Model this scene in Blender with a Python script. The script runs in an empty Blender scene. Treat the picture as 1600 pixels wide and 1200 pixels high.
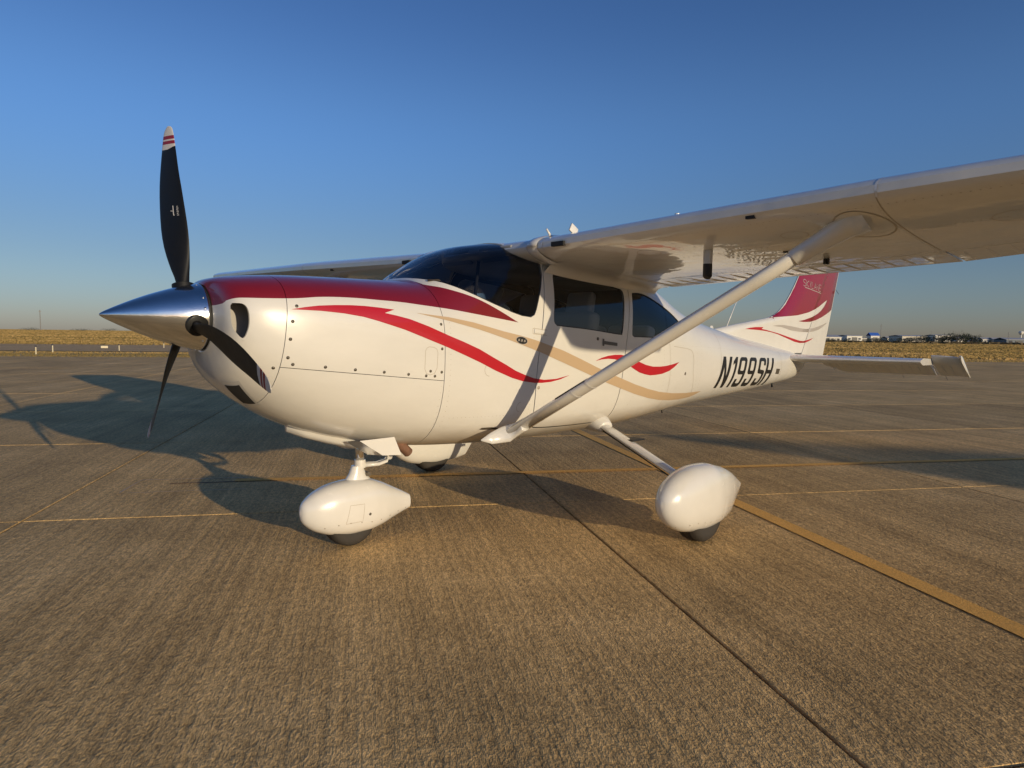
import bpy, bmesh, math, random
from mathutils import Vector, Matrix, geometry
from mathutils.bvhtree import BVHTree
from mathutils.interpolate import poly_3d_calc

random.seed(7)
SC=bpy.context.scene; COL=SC.collection
# ------------------------------------------------------------------ camera
CAM=Vector((-2.035,-3.5052,1.2992)); YAW,PITCH,ROLL,FPX=-0.7732,0.0746,0.0129,1014.72
_f=Vector((-math.sin(YAW)*math.cos(PITCH),math.cos(YAW)*math.cos(PITCH),-math.sin(PITCH)))
_r=Vector((math.cos(YAW),math.sin(YAW),0)); _u=_r.cross(_f)
RGT=_r*math.cos(ROLL)+_u*math.sin(ROLL); UPV=-_r*math.sin(ROLL)+_u*math.cos(ROLL)
cd=bpy.data.cameras.new('camera'); cam=bpy.data.objects.new('camera',cd); COL.objects.link(cam)
cam.matrix_world=Matrix(((RGT.x,UPV.x,-_f.x,CAM.x),(RGT.y,UPV.y,-_f.y,CAM.y),(RGT.z,UPV.z,-_f.z,CAM.z),(0,0,0,1)))
cd.sensor_width=36; cd.lens=FPX/1600*36; cd.clip_start=.05; cd.clip_end=12000
SC.camera=cam
# ------------------------------------------------------------------ light
SUN=Vector((-.05,-1,.158)).normalized(); ELEV=math.asin(SUN.z)
w=bpy.data.worlds.new('World'); SC.world=w; w.use_nodes=True
nt=w.node_tree; bg=nt.nodes['Background']
sky=nt.nodes.new('ShaderNodeTexSky'); sky.sky_type='NISHITA'; sky.sun_disc=False
sky.sun_elevation=ELEV; sky.sun_rotation=math.atan2(SUN.x,SUN.y)
sky.altitude=0; sky.air_density=.9; sky.dust_density=.4; sky.ozone_density=4.0
tint=nt.nodes.new('ShaderNodeMix'); tint.data_type='RGBA'; tint.blend_type='MULTIPLY'; tint.inputs[0].default_value=1; 
# colour of the air with height above the horizon, the same all round
tcw=nt.nodes.new('ShaderNodeTexCoord'); spw=nt.nodes.new('ShaderNodeSeparateXYZ'); nt.links.new(tcw.outputs['Generated'],spw.inputs[0])
rw=nt.nodes.new('ShaderNodeValToRGB'); rw.color_ramp.interpolation='EASE'; ew=rw.color_ramp.elements; ew[0].position=0; ew[0].color=(.73,.61,.66,1); ew[1].position=1; ew[1].color=(.74,.76,.90,1)
for p_,c_ in((.09,(.83,.66,.64)),(.30,(.92,.90,.99)),(.46,(.75,.77,.91))): x_=ew.new(p_); x_.color=(*c_,1)
nt.links.new(spw.outputs[2],rw.inputs[0]); nt.links.new(rw.outputs[0],tint.inputs[7])
nt.links.new(sky.outputs[0],tint.inputs[6]); nt.links.new(tint.outputs[2],bg.inputs[0]); bg.inputs[1].default_value=.145
sl=bpy.data.lights.new('sun','SUN'); sl.energy=3.65; sl.angle=math.radians(.5); sl.color=(1,.82,.55)
so=bpy.data.objects.new('sun',sl); COL.objects.link(so); so.location=(0,-20,20)
so.rotation_euler=SUN.to_track_quat('Z','Y').to_euler()
SC.view_settings.view_transform='Standard'; SC.view_settings.look='None'; SC.view_settings.gamma=1
SC.view_settings.use_curve_mapping=False; SC.view_settings.exposure=0
# ------------------------------------------------------------------ helpers
def empty(name,label,cat,loc=(0,0,0),rz=0,group=None):
    o=bpy.data.objects.new(name,None); COL.objects.link(o); o.location=loc; o.rotation_euler=(0,0,rz)
    o['label']=label; o['category']=cat
    if group: o['group']=group
    o.empty_display_size=.2
    return o
def tag(o,label,cat,group=None):
    o['label']=label; o['category']=cat
    if group: o['group']=group
    return o
def mk(name,V,F,mat,parent=None,smooth=True,angle=None,label=None,kind=None,fm=None):
    me=bpy.data.meshes.new(name); me.from_pydata([tuple(v) for v in V],[],F)
    mats=mat if isinstance(mat,(list,tuple)) else [mat]
    for m in mats: me.materials.append(m)
    if fm: me.polygons.foreach_set('material_index',fm)
    o=bpy.data.objects.new(name,me); COL.objects.link(o)
    if parent: o.parent=parent
    me.validate(); 
    if smooth:
        me.shade_smooth()
        if angle: me.set_sharp_from_angle(angle=math.radians(angle))
    if label: o['label']=label
    if kind: o['kind']=kind
    me.update(); return o
class MB:
    def __init__(s): s.V=[]; s.F=[]
    def add(s,V,F):
        n=len(s.V); s.V+= [tuple(v) for v in V]; s.F+=[tuple(i+n for i in f) for f in F]; return s
    def box(s,a,b,rot=None,c=None):
        V=[Vector((x,y,z)) for x in(a[0],b[0]) for y in(a[1],b[1]) for z in(a[2],b[2])]
        if rot is not None: V=[rot@(v-Vector(c))+Vector(c) for v in V]
        return s.add(V,[(0,1,3,2),(4,6,7,5),(0,4,5,1),(2,3,7,6),(0,2,6,4),(1,5,7,3)])
    def rings(s,R,closed=True,cap=True,loop=False):
        n=len(R[0]); V=[p for r in R for p in r]; F=[]
        m=len(R)
        for i in range(m if loop else m-1):
            j=(i+1)%m
            for k in range(n if closed else n-1): F.append((i*n+k,i*n+(k+1)%n,j*n+(k+1)%n,j*n+k))
        if cap: F.append(tuple(range(n))[::-1]); F.append(tuple((m-1)*n+k for k in range(n)))
        return s.add(V,F)
    def tube(s,pts,rad,n=12,sec=None,cap=True):
        P=[Vector(p) for p in pts]; R=[]
        rad=rad if isinstance(rad,(list,tuple)) else [rad]*len(P)
        for i,p in enumerate(P):
            t=(P[min(i+1,len(P)-1)]-P[max(i-1,0)]).normalized()
            a=Vector((1,0,0)) if abs(t.x)<.9 else Vector((0,1,0))
            if sec: a=Vector(sec[2])
            u=(a-t*a.dot(t)).normalized(); v=t.cross(u)
            ru,rv=(rad[i]*sec[0],rad[i]*sec[1]) if sec else (rad[i],rad[i])
            R.append([p+u*ru*math.cos(2*math.pi*k/n)+v*rv*math.sin(2*math.pi*k/n) for k in range(n)])
        return s.rings(R,cap=cap)
    def disc(s,c,nrm,r,n=10,h=.0015):
        c=Vector(c); nrm=Vector(nrm).normalized(); return s.tube([c-nrm*.002,c+nrm*h],r,n)
    def make(s,name,mat,parent=None,**k): return mk(name,s.V,s.F,mat,parent,**k)
def bev(o,wd,seg=2,ang=30):
    bm=bmesh.new(); bm.from_mesh(o.data)
    es=[e for e in bm.edges if len(e.link_faces)==2 and e.calc_face_angle(0)>math.radians(ang)]
    bmesh.ops.bevel(bm,geom=es,offset=wd,segments=seg,affect='EDGES',profile=.5,clamp_overlap=True)
    bm.to_mesh(o.data); bm.free(); o.data.shade_smooth(); return o
def recalc(o):
    bm=bmesh.new(); bm.from_mesh(o.data); bmesh.ops.recalc_face_normals(bm,faces=bm.faces); bm.to_mesh(o.data); bm.free(); return o
def boolean(o,cutters,op='DIFFERENCE'):
    for c in cutters:
        recalc(c)
        m=o.modifiers.new('b','BOOLEAN'); m.operation=op; m.object=c; m.solver='EXACT'
    dg=bpy.context.evaluated_depsgraph_get(); dg.update()
    me=bpy.data.meshes.new_from_object(o.evaluated_get(dg)); old=o.data; o.modifiers.clear(); o.data=me
    bpy.data.meshes.remove(old)
    for c in cutters: d=c.data; bpy.data.objects.remove(c); bpy.data.meshes.remove(d)
    return o
def smooth_closed(P,sub=6):
    n=len(P); out=[]
    for i in range(n):
        p0,p1,p2,p3=[Vector(P[(i+k)%n]) for k in(-1,0,1,2)]
        for s in range(sub):
            t=s/sub; out.append(.5*((2*p1)+(p2-p0)*t+(2*p0-5*p1+4*p2-p3)*t*t+(3*p1-p0-3*p2+p3)*t**3))
    return out
def smooth_open(P,sub=6):
    P=[Vector(p) for p in P]; Q=[2*P[0]-P[1]]+P+[2*P[-1]-P[-2]]; out=[]
    for i in range(len(P)-1):
        p0,p1,p2,p3=Q[i:i+4]
        for s in range(sub):
            t=s/sub; out.append(.5*((2*p1)+(p2-p0)*t+(2*p0-5*p1+4*p2-p3)*t*t+(3*p1-p0-3*p2+p3)*t**3))
    out.append(P[-1]); return out
def offset_poly(P,d):
    n=len(P); out=[]; area=sum(P[i][0]*P[(i+1)%n][1]-P[(i+1)%n][0]*P[i][1] for i in range(n)); sg=1 if area>0 else -1
    for i in range(n):
        t=(Vector(P[(i+1)%n])-Vector(P[i-1])).normalized(); out.append(Vector(P[i])+Vector((t.y,-t.x))*d*sg)
    return out
def prism_y(P,y0,y1,mat):
    n=len(P); V=[(p[0],y0,p[1]) for p in P]+[(p[0],y1,p[1]) for p in P]
    F=[tuple(range(n)),tuple(range(2*n-1,n-1,-1))]+[(i,(i+1)%n,n+(i+1)%n,n+i) for i in range(n)]
    return mk('cut',V,F,mat,smooth=False)
def ring_prism_y(P,wd,y0,y1,mat):
    A=offset_poly(P,-wd/2); B=offset_poly(P,wd/2); n=len(P)
    V=[(p[0],y,p[1]) for y in(y0,y1) for L in(A,B) for p in L]; F=[]
    for i in range(n):
        j=(i+1)%n
        F+=[(i,j,n+j,n+i),(2*n+i,3*n+i,3*n+j,2*n+j),(i,2*n+i,2*n+j,j),(n+i,n+j,3*n+j,3*n+i)]
    return mk('cut',V,F,mat,smooth=False)
def islands(o):
    bm=bmesh.new(); bm.from_mesh(o.data); bm.verts.ensure_lookup_table(); seen=set(); out=[]
    for v in bm.verts:
        if v.index in seen: continue
        st=[v]; seen.add(v.index); c=[]
        while st:
            a=st.pop(); c.append(a.index)
            for e in a.link_edges:
                b=e.other_vert(a)
                if b.index not in seen: seen.add(b.index); st.append(b)
        out.append(c)
    bm.free(); return out
def split_out(o,ids,name,parent):
    """move the vertices ids of o into a new object"""
    ids=set(ids); n=o.copy(); n.data=o.data.copy(); n.name=name; n.data.name=name; COL.objects.link(n); n.parent=parent
    for ob,keep in((n,True),(o,False)):
        bm=bmesh.new(); bm.from_mesh(ob.data); bm.verts.ensure_lookup_table()
        bmesh.ops.delete(bm,geom=[v for v in bm.verts if (v.index in ids)!=keep],context='VERTS'); bm.to_mesh(ob.data); bm.free()
    return n
class Surf:
    """closed smooth skin kept for projecting markings and for clean normals after cutting"""
    def __init__(s,V,F):
        s.V=[Vector(v) for v in V]; s.F=[tuple(f) for f in F]; s.b=BVHTree.FromPolygons(s.V,s.F)
        me=bpy.data.meshes.new('t'); me.from_pydata([tuple(v) for v in s.V],[],s.F); me.update()
        s.N=[v.normal.copy() for v in me.vertices]; bpy.data.meshes.remove(me)
    def nrm(s,p,i):
        f=s.F[i]; w=poly_3d_calc([s.V[k] for k in f],p); n=Vector((0,0,0))
        for k,x in zip(f,w): n+=s.N[k]*x
        return n.normalized()
    def py(s,x,z,side=-1):
        h=s.b.ray_cast(Vector((x,side*4,z)),Vector((0,-side,0)))
        if h[0] is None: h=s.b.find_nearest(Vector((x,side*.25,z)))
        n=s.nrm(h[0],h[2])
        if n.y*side<-.02: n=-n
        return h[0],n
    def clean(s,o,inward=False):
        me=o.data; cache={}; ln=[]
        for v in me.vertices:
            h=s.b.find_nearest(v.co)
            cache[v.index]=s.nrm(h[0],h[2]) if h[0] is not None and h[3]<.002 else None
        for p in me.polygons:
            for k in p.vertices:
                n=cache[k]; ln.append(n if n is not None and n.dot(p.normal)>.75 else (p.normal if n is not None else Vector((0,0,0))))
        me.shade_smooth(); me.normals_split_custom_set([tuple(n) for n in ln])
def inside_poly(P,x,y):
    c=False; n=len(P)
    for i in range(n):
        a,b=P[i],P[i-1]
        if (a[1]>y)!=(b[1]>y) and x<(b[0]-a[0])*(y-a[1])/(b[1]-a[1])+a[0]: c=not c
    return c
def decal(name,outline,surf,mat,parent,side=-1,off=.0008,step=.03,holes=(),label=None):
    P=[Vector(p[:2]) for p in outline]
    # densify
    def dens(P):
        D=[]
        for i in range(len(P)):
            a,b=P[i],P[(i+1)%len(P)]; k=max(1,int((b-a).length/step))
            D+=[a.lerp(b,j/k) for j in range(k)]
        return D
    D=dens(P); loops=[D]+[dens([Vector(q) for q in h]) for h in holes]; pts=[]; faces=[]
    for L in loops: faces.append(list(range(len(pts),len(pts)+len(L)))); pts+=L
    xs=[p.x for p in D]; zs=[p.y for p in D]
    x=min(xs)+step*.5
    while x<max(xs):
        z=min(zs)+step*.5
        while z<max(zs):
            if inside_poly(D,x,z) and min((p-Vector((x,z))).length_squared for p in D)>(step*.45)**2: pts.append(Vector((x,z)))
            z+=step
        x+=step
    r=geometry.delaunay_2d_cdt(pts,[],faces,2 if holes else 1,1e-6)
    V=[];N=[]
    for p in r[0]:
        q,n=surf.py(p.x,p.y,side); V.append(q+n*off); N.append(n)
    F=[]
    for f in r[2]:
        c=sum((r[0][k] for k in f),Vector((0,0)))/len(f)
        if any(inside_poly(h,c.x,c.y) for h in holes): continue
        a,b,d=V[f[0]],V[f[1]],V[f[2]]
        F.append(tuple(f) if (b-a).cross(d-a).dot(N[f[0]])>0 else tuple(f)[::-1])
    o=mk(name,V,F,mat,parent,label=label)
    o.data.normals_split_custom_set_from_vertices([tuple(n) for n in N]); return o
def line_strip(mb,pts,surf,wd=.003,off=.0006,side=-1,step=.025):
    P=[Vector(p) for p in pts]; D=[]
    for a,b in zip(P,P[1:]):
        k=max(1,int((b-a).length/step)); D+=[a.lerp(b,j/k) for j in range(k)]
    D.append(P[-1]); Q=[surf.py(p.x,p.y,side) for p in D]; V=[]
    for i,(q,n) in enumerate(Q):
        t=(Q[min(i+1,len(Q)-1)][0]-Q[max(i-1,0)][0]).normalized(); b=t.cross(n).normalized()*wd/2
        V+=[q+n*off-b,q+n*off+b]
    F=[(2*i,2*i+1,2*i+3,2*i+2) for i in range(len(Q)-1)]
    for i,f in enumerate(F):
        a,b,c=V[f[0]],V[f[1]],V[f[2]]
        if (b-a).cross(c-a).dot(Q[i][1])<0: F[i]=f[::-1]
    mb.add(V,F)
# ------------------------------------------------------------------ materials
def M(name,col,rough=.5,metal=0,coat=0,coatr=.03,bump=None,spec=.5,var=0,vscale=3,dirt=None):
    """bump=(scale,strength,distance[,stretch])"""
    m=bpy.data.materials.new(name); m.use_nodes=True; nt=m.node_tree; b=nt.nodes['Principled BSDF']
    b.inputs['Base Color'].default_value=(*col,1); b.inputs['Roughness'].default_value=rough; b.inputs['Metallic'].default_value=metal
    b.inputs['Coat Weight'].default_value=coat; b.inputs['Coat Roughness'].default_value=coatr; b.inputs['Specular IOR Level'].default_value=spec
    L=nt.links; tc=nt.nodes.new('ShaderNodeTexCoord')
    m['b']=1
    if bump:
        mp=nt.nodes.new('ShaderNodeMapping'); L.new(tc.outputs['Object'],mp.inputs[0])
        if len(bump)>3: mp.inputs['Scale'].default_value=bump[3]
        n=nt.nodes.new('ShaderNodeTexNoise'); n.inputs['Scale'].default_value=bump[0]; n.inputs['Detail'].default_value=3; L.new(mp.outputs[0],n.inputs[0])
        bu=nt.nodes.new('ShaderNodeBump'); bu.inputs['Strength'].default_value=bump[1]; bu.inputs['Distance'].default_value=bump[2]
        L.new(n.outputs[0],bu.inputs['Height']); L.new(bu.outputs[0],b.inputs['Normal'])
        if coat: L.new(bu.outputs[0],b.inputs['Coat Normal'])
    if var:
        n=nt.nodes.new('ShaderNodeTexNoise'); n.inputs['Scale'].default_value=vscale; n.inputs['Detail'].default_value=6; n.inputs['Roughness'].default_value=.65; L.new(tc.outputs['Object'],n.inputs[0])
        mr=nt.nodes.new('ShaderNodeMapRange'); mr.inputs[1].default_value=.3; mr.inputs[2].default_value=.7; mr.inputs[3].default_value=1-var; mr.inputs[4].default_value=1+var*.5
        L.new(n.outputs[0],mr.inputs[0]); hs=nt.nodes.new('ShaderNodeHueSaturation'); hs.inputs['Color'].default_value=(*col,1)
        L.new(mr.outputs[0],hs.inputs['Value']); L.new(hs.outputs[0],b.inputs['Base Color'])
        mr2=nt.nodes.new('ShaderNodeMapRange'); mr2.inputs[3].default_value=rough*.8; mr2.inputs[4].default_value=min(1,rough*1.25); L.new(n.outputs[0],mr2.inputs[0]); L.new(mr2.outputs[0],b.inputs['Roughness'])
    return m
WHITE=(.69,.67,.62)
white=M('white_paint',WHITE,.32,coat=.7,coatr=.05,bump=(2.6,.5,.014),var=.035,vscale=5)
wingwhite=M('white_wing_paint',WHITE,.30,coat=1,coatr=.02,bump=(3.2,.8,.012,(1,.7,1)),var=.04,vscale=4)
pantwhite=M('white_fairing_paint',(.71,.69,.645),.25,coat=1,coatr=.03,var=.03,vscale=9)
greyw=M('grey_white_paint',(.55,.54,.52),.4,coat=.5)
red=M('red_stripe_paint',(.44,.008,.016),.35,coat=.5,coatr=.06)
tan=M('tan_stripe_paint',(.50,.36,.22),.4,coat=.5,coatr=.06)
finred=M('crimson_fin_paint',(.25,.006,.018),.3,coat=.5,coatr=.05)
silver=M('silver_stripe_paint',(.42,.38,.34),.35,coat=.5)
black=M('black_marking',(.012,.011,.010),.45)
seam=M('dark_panel_gap',(.06,.045,.03),.8)
softseam=M('faint_seam',(.42,.37,.30),.6)
screwm=M('fastener_metal',(.16,.14,.11),.45,metal=.6)
chrome=M('polished_aluminium',(.80,.79,.77),.13,metal=1,bump=(28,.12,.002,(1,6,6)),var=.06,vscale=14)
oleo=M('chromed_oleo',(.85,.85,.85),.06,metal=1)
bladeM=M('matt_black_blade',(.006,.006,.006),.5,spec=.3,coat=.05,coatr=.2,bump=(40,.1,.001),var=.2,vscale=20)
tipwhite=M('blade_tip_white',(.62,.60,.58),.45)
tipred=M('blade_tip_red',(.28,.012,.02),.45)
rubber=M('tyre_rubber',(.035,.030,.025),.75,bump=(60,.3,.002),var=.3,vscale=12)
darkint=M('dark_interior',(.018,.018,.018),.8)
lining=M('cabin_lining',(.045,.04,.036),.8)
seatm=M('grey_seat_leather',(.27,.28,.30),.6,bump=(30,.3,.003))
seattan=M('tan_seat_back',(.30,.20,.13),.7)
rust=M('rusty_exhaust',(.17,.085,.05),.75,bump=(40,.5,.003),var=.4,vscale=25)
rubb=M('black_rubber_seal',(.015,.015,.015),.6)
baffle=M('grey_inlet_lining',(.42,.40,.37),.7)
def glassmat(name,tint):
    m=bpy.data.materials.new(name); m.use_nodes=True; nt=m.node_tree; nt.nodes.remove(nt.nodes['Principled BSDF']); L=nt.links
    t=nt.nodes.new('ShaderNodeBsdfTransparent'); t.inputs[0].default_value=(*tint,1)
    g=nt.nodes.new('ShaderNodeBsdfGlossy'); g.inputs['Roughness'].default_value=.01; g.inputs['Color'].default_value=(1,1,1,1)
    f=nt.nodes.new('ShaderNodeFresnel'); f.inputs[0].default_value=1.5
    mx=nt.nodes.new('ShaderNodeMixShader'); L.new(f.outputs[0],mx.inputs[0]); L.new(t.outputs[0],mx.inputs[1]); L.new(g.outputs[0],mx.inputs[2])
    L.new(mx.outputs[0],nt.nodes['Material Output'].inputs[0]); return m
glass=glassmat('side_window_glass',(.84,.87,.90)); wsglass=glassmat('windshield_glass',(.55,.57,.62))
import numpy as np
# ---- fuselage shape: one table of stations, x aft from the nose wheel ----
ST = [  # x, bottom, top, half width, height of widest point, exponent above, below
(-.85,1.190,1.545,.185,1.372,2.0,2.0),(-.835,1.120,1.560,.310,1.37,2.4,2.1),(-.80,1.050,1.574,.380,1.36,2.6,2.2),
(-.74,.985,1.585,.420,1.35,2.7,2.2),(-.62,.895,1.598,.456,1.33,2.8,2.25),(-.46,.800,1.608,.485,1.31,2.8,2.3),
(-.20,.700,1.616,.512,1.28,2.8,2.4),(.05,.640,1.622,.527,1.25,2.75,2.5),(.30,.598,1.634,.536,1.22,2.6,2.7),
(.447,.585,1.735,.540,1.20,2.35,2.9),(.62,.575,1.838,.543,1.19,2.3,3.1),(.82,.566,1.905,.547,1.18,2.6,3.3),
(1.05,.560,1.940,.550,1.17,3.2,3.4),(1.40,.555,1.965,.552,1.16,3.6,3.4),(2.00,.560,1.93,.552,1.15,3.6,3.3),
(2.40,.570,1.87,.545,1.14,3.3,3.1),(2.75,.590,1.76,.525,1.12,3.0,2.9),(3.10,.612,1.63,.492,1.10,2.7,2.7),
(3.45,.635,1.53,.455,1.08,2.5,2.6),(3.80,.650,1.468,.420,1.07,2.3,2.5),(4.33,.675,1.385,.365,1.04,2.2,2.4),
(5.0,.705,1.300,.295,1.01,2.1,2.3),(5.8,.755,1.205,.212,.985,2.1,2.2),(6.35,.80,1.135,.150,.975,2.1,2.2),(6.55,.845,1.10,.10,.975,2.1,2.2)]
def pchip(xs, ys, x):
    xs=np.asarray(xs,float); ys=np.asarray(ys,float); h=np.diff(xs); d=np.diff(ys)/h
    m=np.zeros_like(ys); m[0]=d[0]; m[-1]=d[-1]
    for i in range(1,len(xs)-1):
        if d[i-1]*d[i]>0:
            w1=2*h[i]+h[i-1]; w2=h[i]+2*h[i-1]; m[i]=(w1+w2)/(w1/d[i-1]+w2/d[i])
    i=int(np.clip(np.searchsorted(xs,x)-1,0,len(xs)-2)); t=(x-xs[i])/h[i]
    return float((2*t**3-3*t**2+1)*ys[i]+(t**3-2*t**2+t)*h[i]*m[i]+(-2*t**3+3*t**2)*ys[i+1]+(t**3-t**2)*h[i]*m[i+1])
STX=[s[0] for s in ST]
def station(x): return [pchip(STX,[s[k] for s in ST],x) for k in range(1,7)]
def spow(v,e): return math.copysign(abs(v)**e, v)
def body_ring(x, n=72, off=0.0):
    zb,zt,hw,zm,nt,nb=station(x); zb-=off; zt+=off; hw+=off
    out=[]
    for k in range(n):
        # angle warp keeps points evenly spread on the squarish sections
        a=2*math.pi*(k+.5)/n; c,s=math.cos(a),math.sin(a)
        e=nt if s>0 else nb
        r=(abs(c)**e+abs(s)**e)**(-1/e)
        out.append((x, hw*r*c, zm+(zt-zm)*r*s if s>0 else zm+(zm-zb)*r*s))
    return out

def livery():
    m=M('maroon_white_livery',WHITE,.32,coat=.7,coatr=.05,bump=(2.6,.5,.014)); nt=m.node_tree; L=nt.links; b=nt.nodes['Principled BSDF']
    tc=nt.nodes.new('ShaderNodeTexCoord'); sp=nt.nodes.new('ShaderNodeSeparateXYZ'); L.new(tc.outputs['Object'],sp.inputs[0])
    def mth(op,a,b_):
        n=nt.nodes.new('ShaderNodeMath'); n.operation=op
        for i,v in((0,a),(1,b_)):
            if isinstance(v,(int,float)): n.inputs[i].default_value=v
            else: L.new(v,n.inputs[i])
        return n.outputs[0]
    X0,X1,Z0,Z1=-.86,.96,1.30,1.72
    def curve(P):
        n=nt.nodes.new('ShaderNodeFloatCurve'); c=n.mapping.curves[0]
        P=[((x-X0)/(X1-X0),(z-Z0)/(Z1-Z0)) for x,z in P]
        c.points[0].location=P[0]; c.points[1].location=P[-1]
        for p in P[1:-1]: c.points.new(*p)
        for p in c.points: p.handle_type='AUTO_CLAMPED'
        n.mapping.update(); L.new(mth('DIVIDE',mth('SUBTRACT',sp.outputs[0],X0),X1-X0),n.inputs['Value'])
        return mth('ADD',mth('MULTIPLY',n.outputs[0],Z1-Z0),Z0)
    low=curve([(-.86,1.424),(-.843,1.430),(-.83,1.450),(-.793,1.462),(-.70,1.463),(-.597,1.466),(-.534,1.470),(-.413,1.482),(-.254,1.486),(-.086,1.481),(.052,1.476),(.195,1.465),(.355,1.452),(.551,1.428),(.96,1.376)])
    top=curve([(-.86,1.68),(.30,1.68),(.325,1.60),(.40,1.580),(.454,1.565),(.517,1.548),(.621,1.514),(.753,1.455),(.9,1.386),(.96,1.36)])
    msk=mth('MULTIPLY',mth('GREATER_THAN',sp.outputs[2],low),mth('LESS_THAN',sp.outputs[2],top))
    mx=nt.nodes.new('ShaderNodeMix'); mx.data_type='RGBA'; L.new(msk,mx.inputs[0]); mx.inputs[6].default_value=(*WHITE,1); mx.inputs[7].default_value=(.19,.008,.014,1)
    # grime low on the belly where oil and dust collect
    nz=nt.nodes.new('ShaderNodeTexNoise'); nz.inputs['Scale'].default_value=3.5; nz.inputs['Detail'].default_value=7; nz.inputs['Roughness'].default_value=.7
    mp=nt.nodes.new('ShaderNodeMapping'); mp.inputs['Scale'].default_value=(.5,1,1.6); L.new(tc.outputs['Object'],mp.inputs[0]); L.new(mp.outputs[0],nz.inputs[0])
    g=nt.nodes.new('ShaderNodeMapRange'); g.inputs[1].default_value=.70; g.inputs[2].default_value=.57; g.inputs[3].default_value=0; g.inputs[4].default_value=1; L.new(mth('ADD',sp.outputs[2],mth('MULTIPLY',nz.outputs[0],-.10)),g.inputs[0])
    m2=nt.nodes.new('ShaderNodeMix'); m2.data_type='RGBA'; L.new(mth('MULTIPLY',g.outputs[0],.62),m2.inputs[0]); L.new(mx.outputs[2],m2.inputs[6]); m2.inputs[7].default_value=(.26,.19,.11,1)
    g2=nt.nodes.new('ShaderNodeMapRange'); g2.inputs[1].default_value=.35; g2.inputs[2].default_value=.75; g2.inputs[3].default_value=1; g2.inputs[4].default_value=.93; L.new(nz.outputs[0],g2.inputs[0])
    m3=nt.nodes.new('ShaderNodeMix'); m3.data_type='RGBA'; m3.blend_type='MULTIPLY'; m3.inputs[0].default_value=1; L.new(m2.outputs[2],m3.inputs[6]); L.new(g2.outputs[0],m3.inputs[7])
    L.new(m3.outputs[2],b.inputs['Base Color'])
    return m
liv=livery()

plane=empty('aeroplane','white high-wing propeller aeroplane with maroon cowling and fin, parked on the concrete apron','aeroplane')
# ---- skins
def skin(xs,N=144,off=0.0):
    V=[];F=[]
    for x in xs: V+=body_ring(x,N,off)
    for i in range(len(xs)-1):
        for k in range(N): F.append((i*N+k,i*N+(k+1)%N,(i+1)*N+(k+1)%N,(i+1)*N+k))
    return V,F
def shell(name,xs,mat,th=.016,N=120,ends=None):
    V,F=skin(xs,N); n=len(V); V2,F2=skin(xs,N,-th)
    V2=[list(v) for v in V2]; m=len(xs)
    V=list(V)+V2; fm=[0]*len(F)+[1]*len(F2); F=F+[tuple(i+n for i in f[::-1]) for f in F2]
    for k in range(N):
        j=(k+1)%N; F.append((k,n+k,n+j,j)); a=(m-1)*N; F.append((a+k,a+j,n+a+j,n+a+k)); fm+=[0,0]
    return recalc(mk(name,V,F,mat,plane,fm=fm,smooth=True))
body_xs=[-.85,-.845,-.84,-.835,-.828,-.82,-.81,-.80,-.785,-.77,-.755,-.74,-.72,-.70,-.67,-.64]+[-.61+.03*i for i in range(31)]+[.30,.316]
fus_xs=[.3195]+[.34+.03*i for i in range(75)]+[2.62+.09*i for i in range(43)]+[6.5,6.55]
V,F=skin(body_xs+fus_xs,160); BODY=Surf([Vector(v) for v in V],F)
# check orientation of skin normals
if BODY.N[100].dot(Vector((0,BODY.V[100].y,BODY.V[100].z-1.2)))<0: BODY=Surf(BODY.V,[f[::-1] for f in BODY.F])

WIN_DOOR=smooth_closed([(1.262,1.70),(1.31,1.735),(1.36,1.735),(1.682,1.705),(1.985,1.665),(2.03,1.655),(2.053,1.615),(2.035,1.45),(2.022,1.36),(2.01,1.325),(1.974,1.315),(1.64,1.345),(1.31,1.366),(1.26,1.375),(1.238,1.41),(1.248,1.53)],4)
WIN_REAR=smooth_closed([(2.165,1.619),(2.195,1.642),(2.336,1.642),(2.492,1.608),(2.708,1.541),(2.881,1.466),(2.965,1.41),(2.955,1.385),(2.884,1.362),(2.729,1.320),(2.533,1.298),(2.211,1.298),(2.155,1.305),(2.14,1.335),(2.15,1.48)],4)
DOOR=smooth_closed([(1.160,1.60),(1.185,1.74),(1.235,1.80),(1.32,1.805),(1.743,1.765),(2.032,1.722),(2.10,1.69),(2.118,1.62),(2.098,1.45),(2.081,1.331),(2.046,1.135),(2.023,.989),(2.00,.816),(1.98,.70),(1.92,.655),(1.60,.652),(1.20,.668),(1.12,.70),(1.085,.80),(1.075,.95),(1.085,1.108),(1.116,1.298)],4)
GLASS=[(.335,1.668),(.345,1.643),(.368,1.631),(.421,1.612),(.492,1.583),(.584,1.546),(.711,1.496),(.856,1.446),(.940,1.425),(1.02,1.418),(1.055,1.435),(1.075,1.47),(1.125,1.594),(1.165,1.704),(1.178,1.78),(1.165,1.83),(1.10,1.862),(1.02,1.875),(1.0,2.06),(.335,2.06)]

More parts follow.
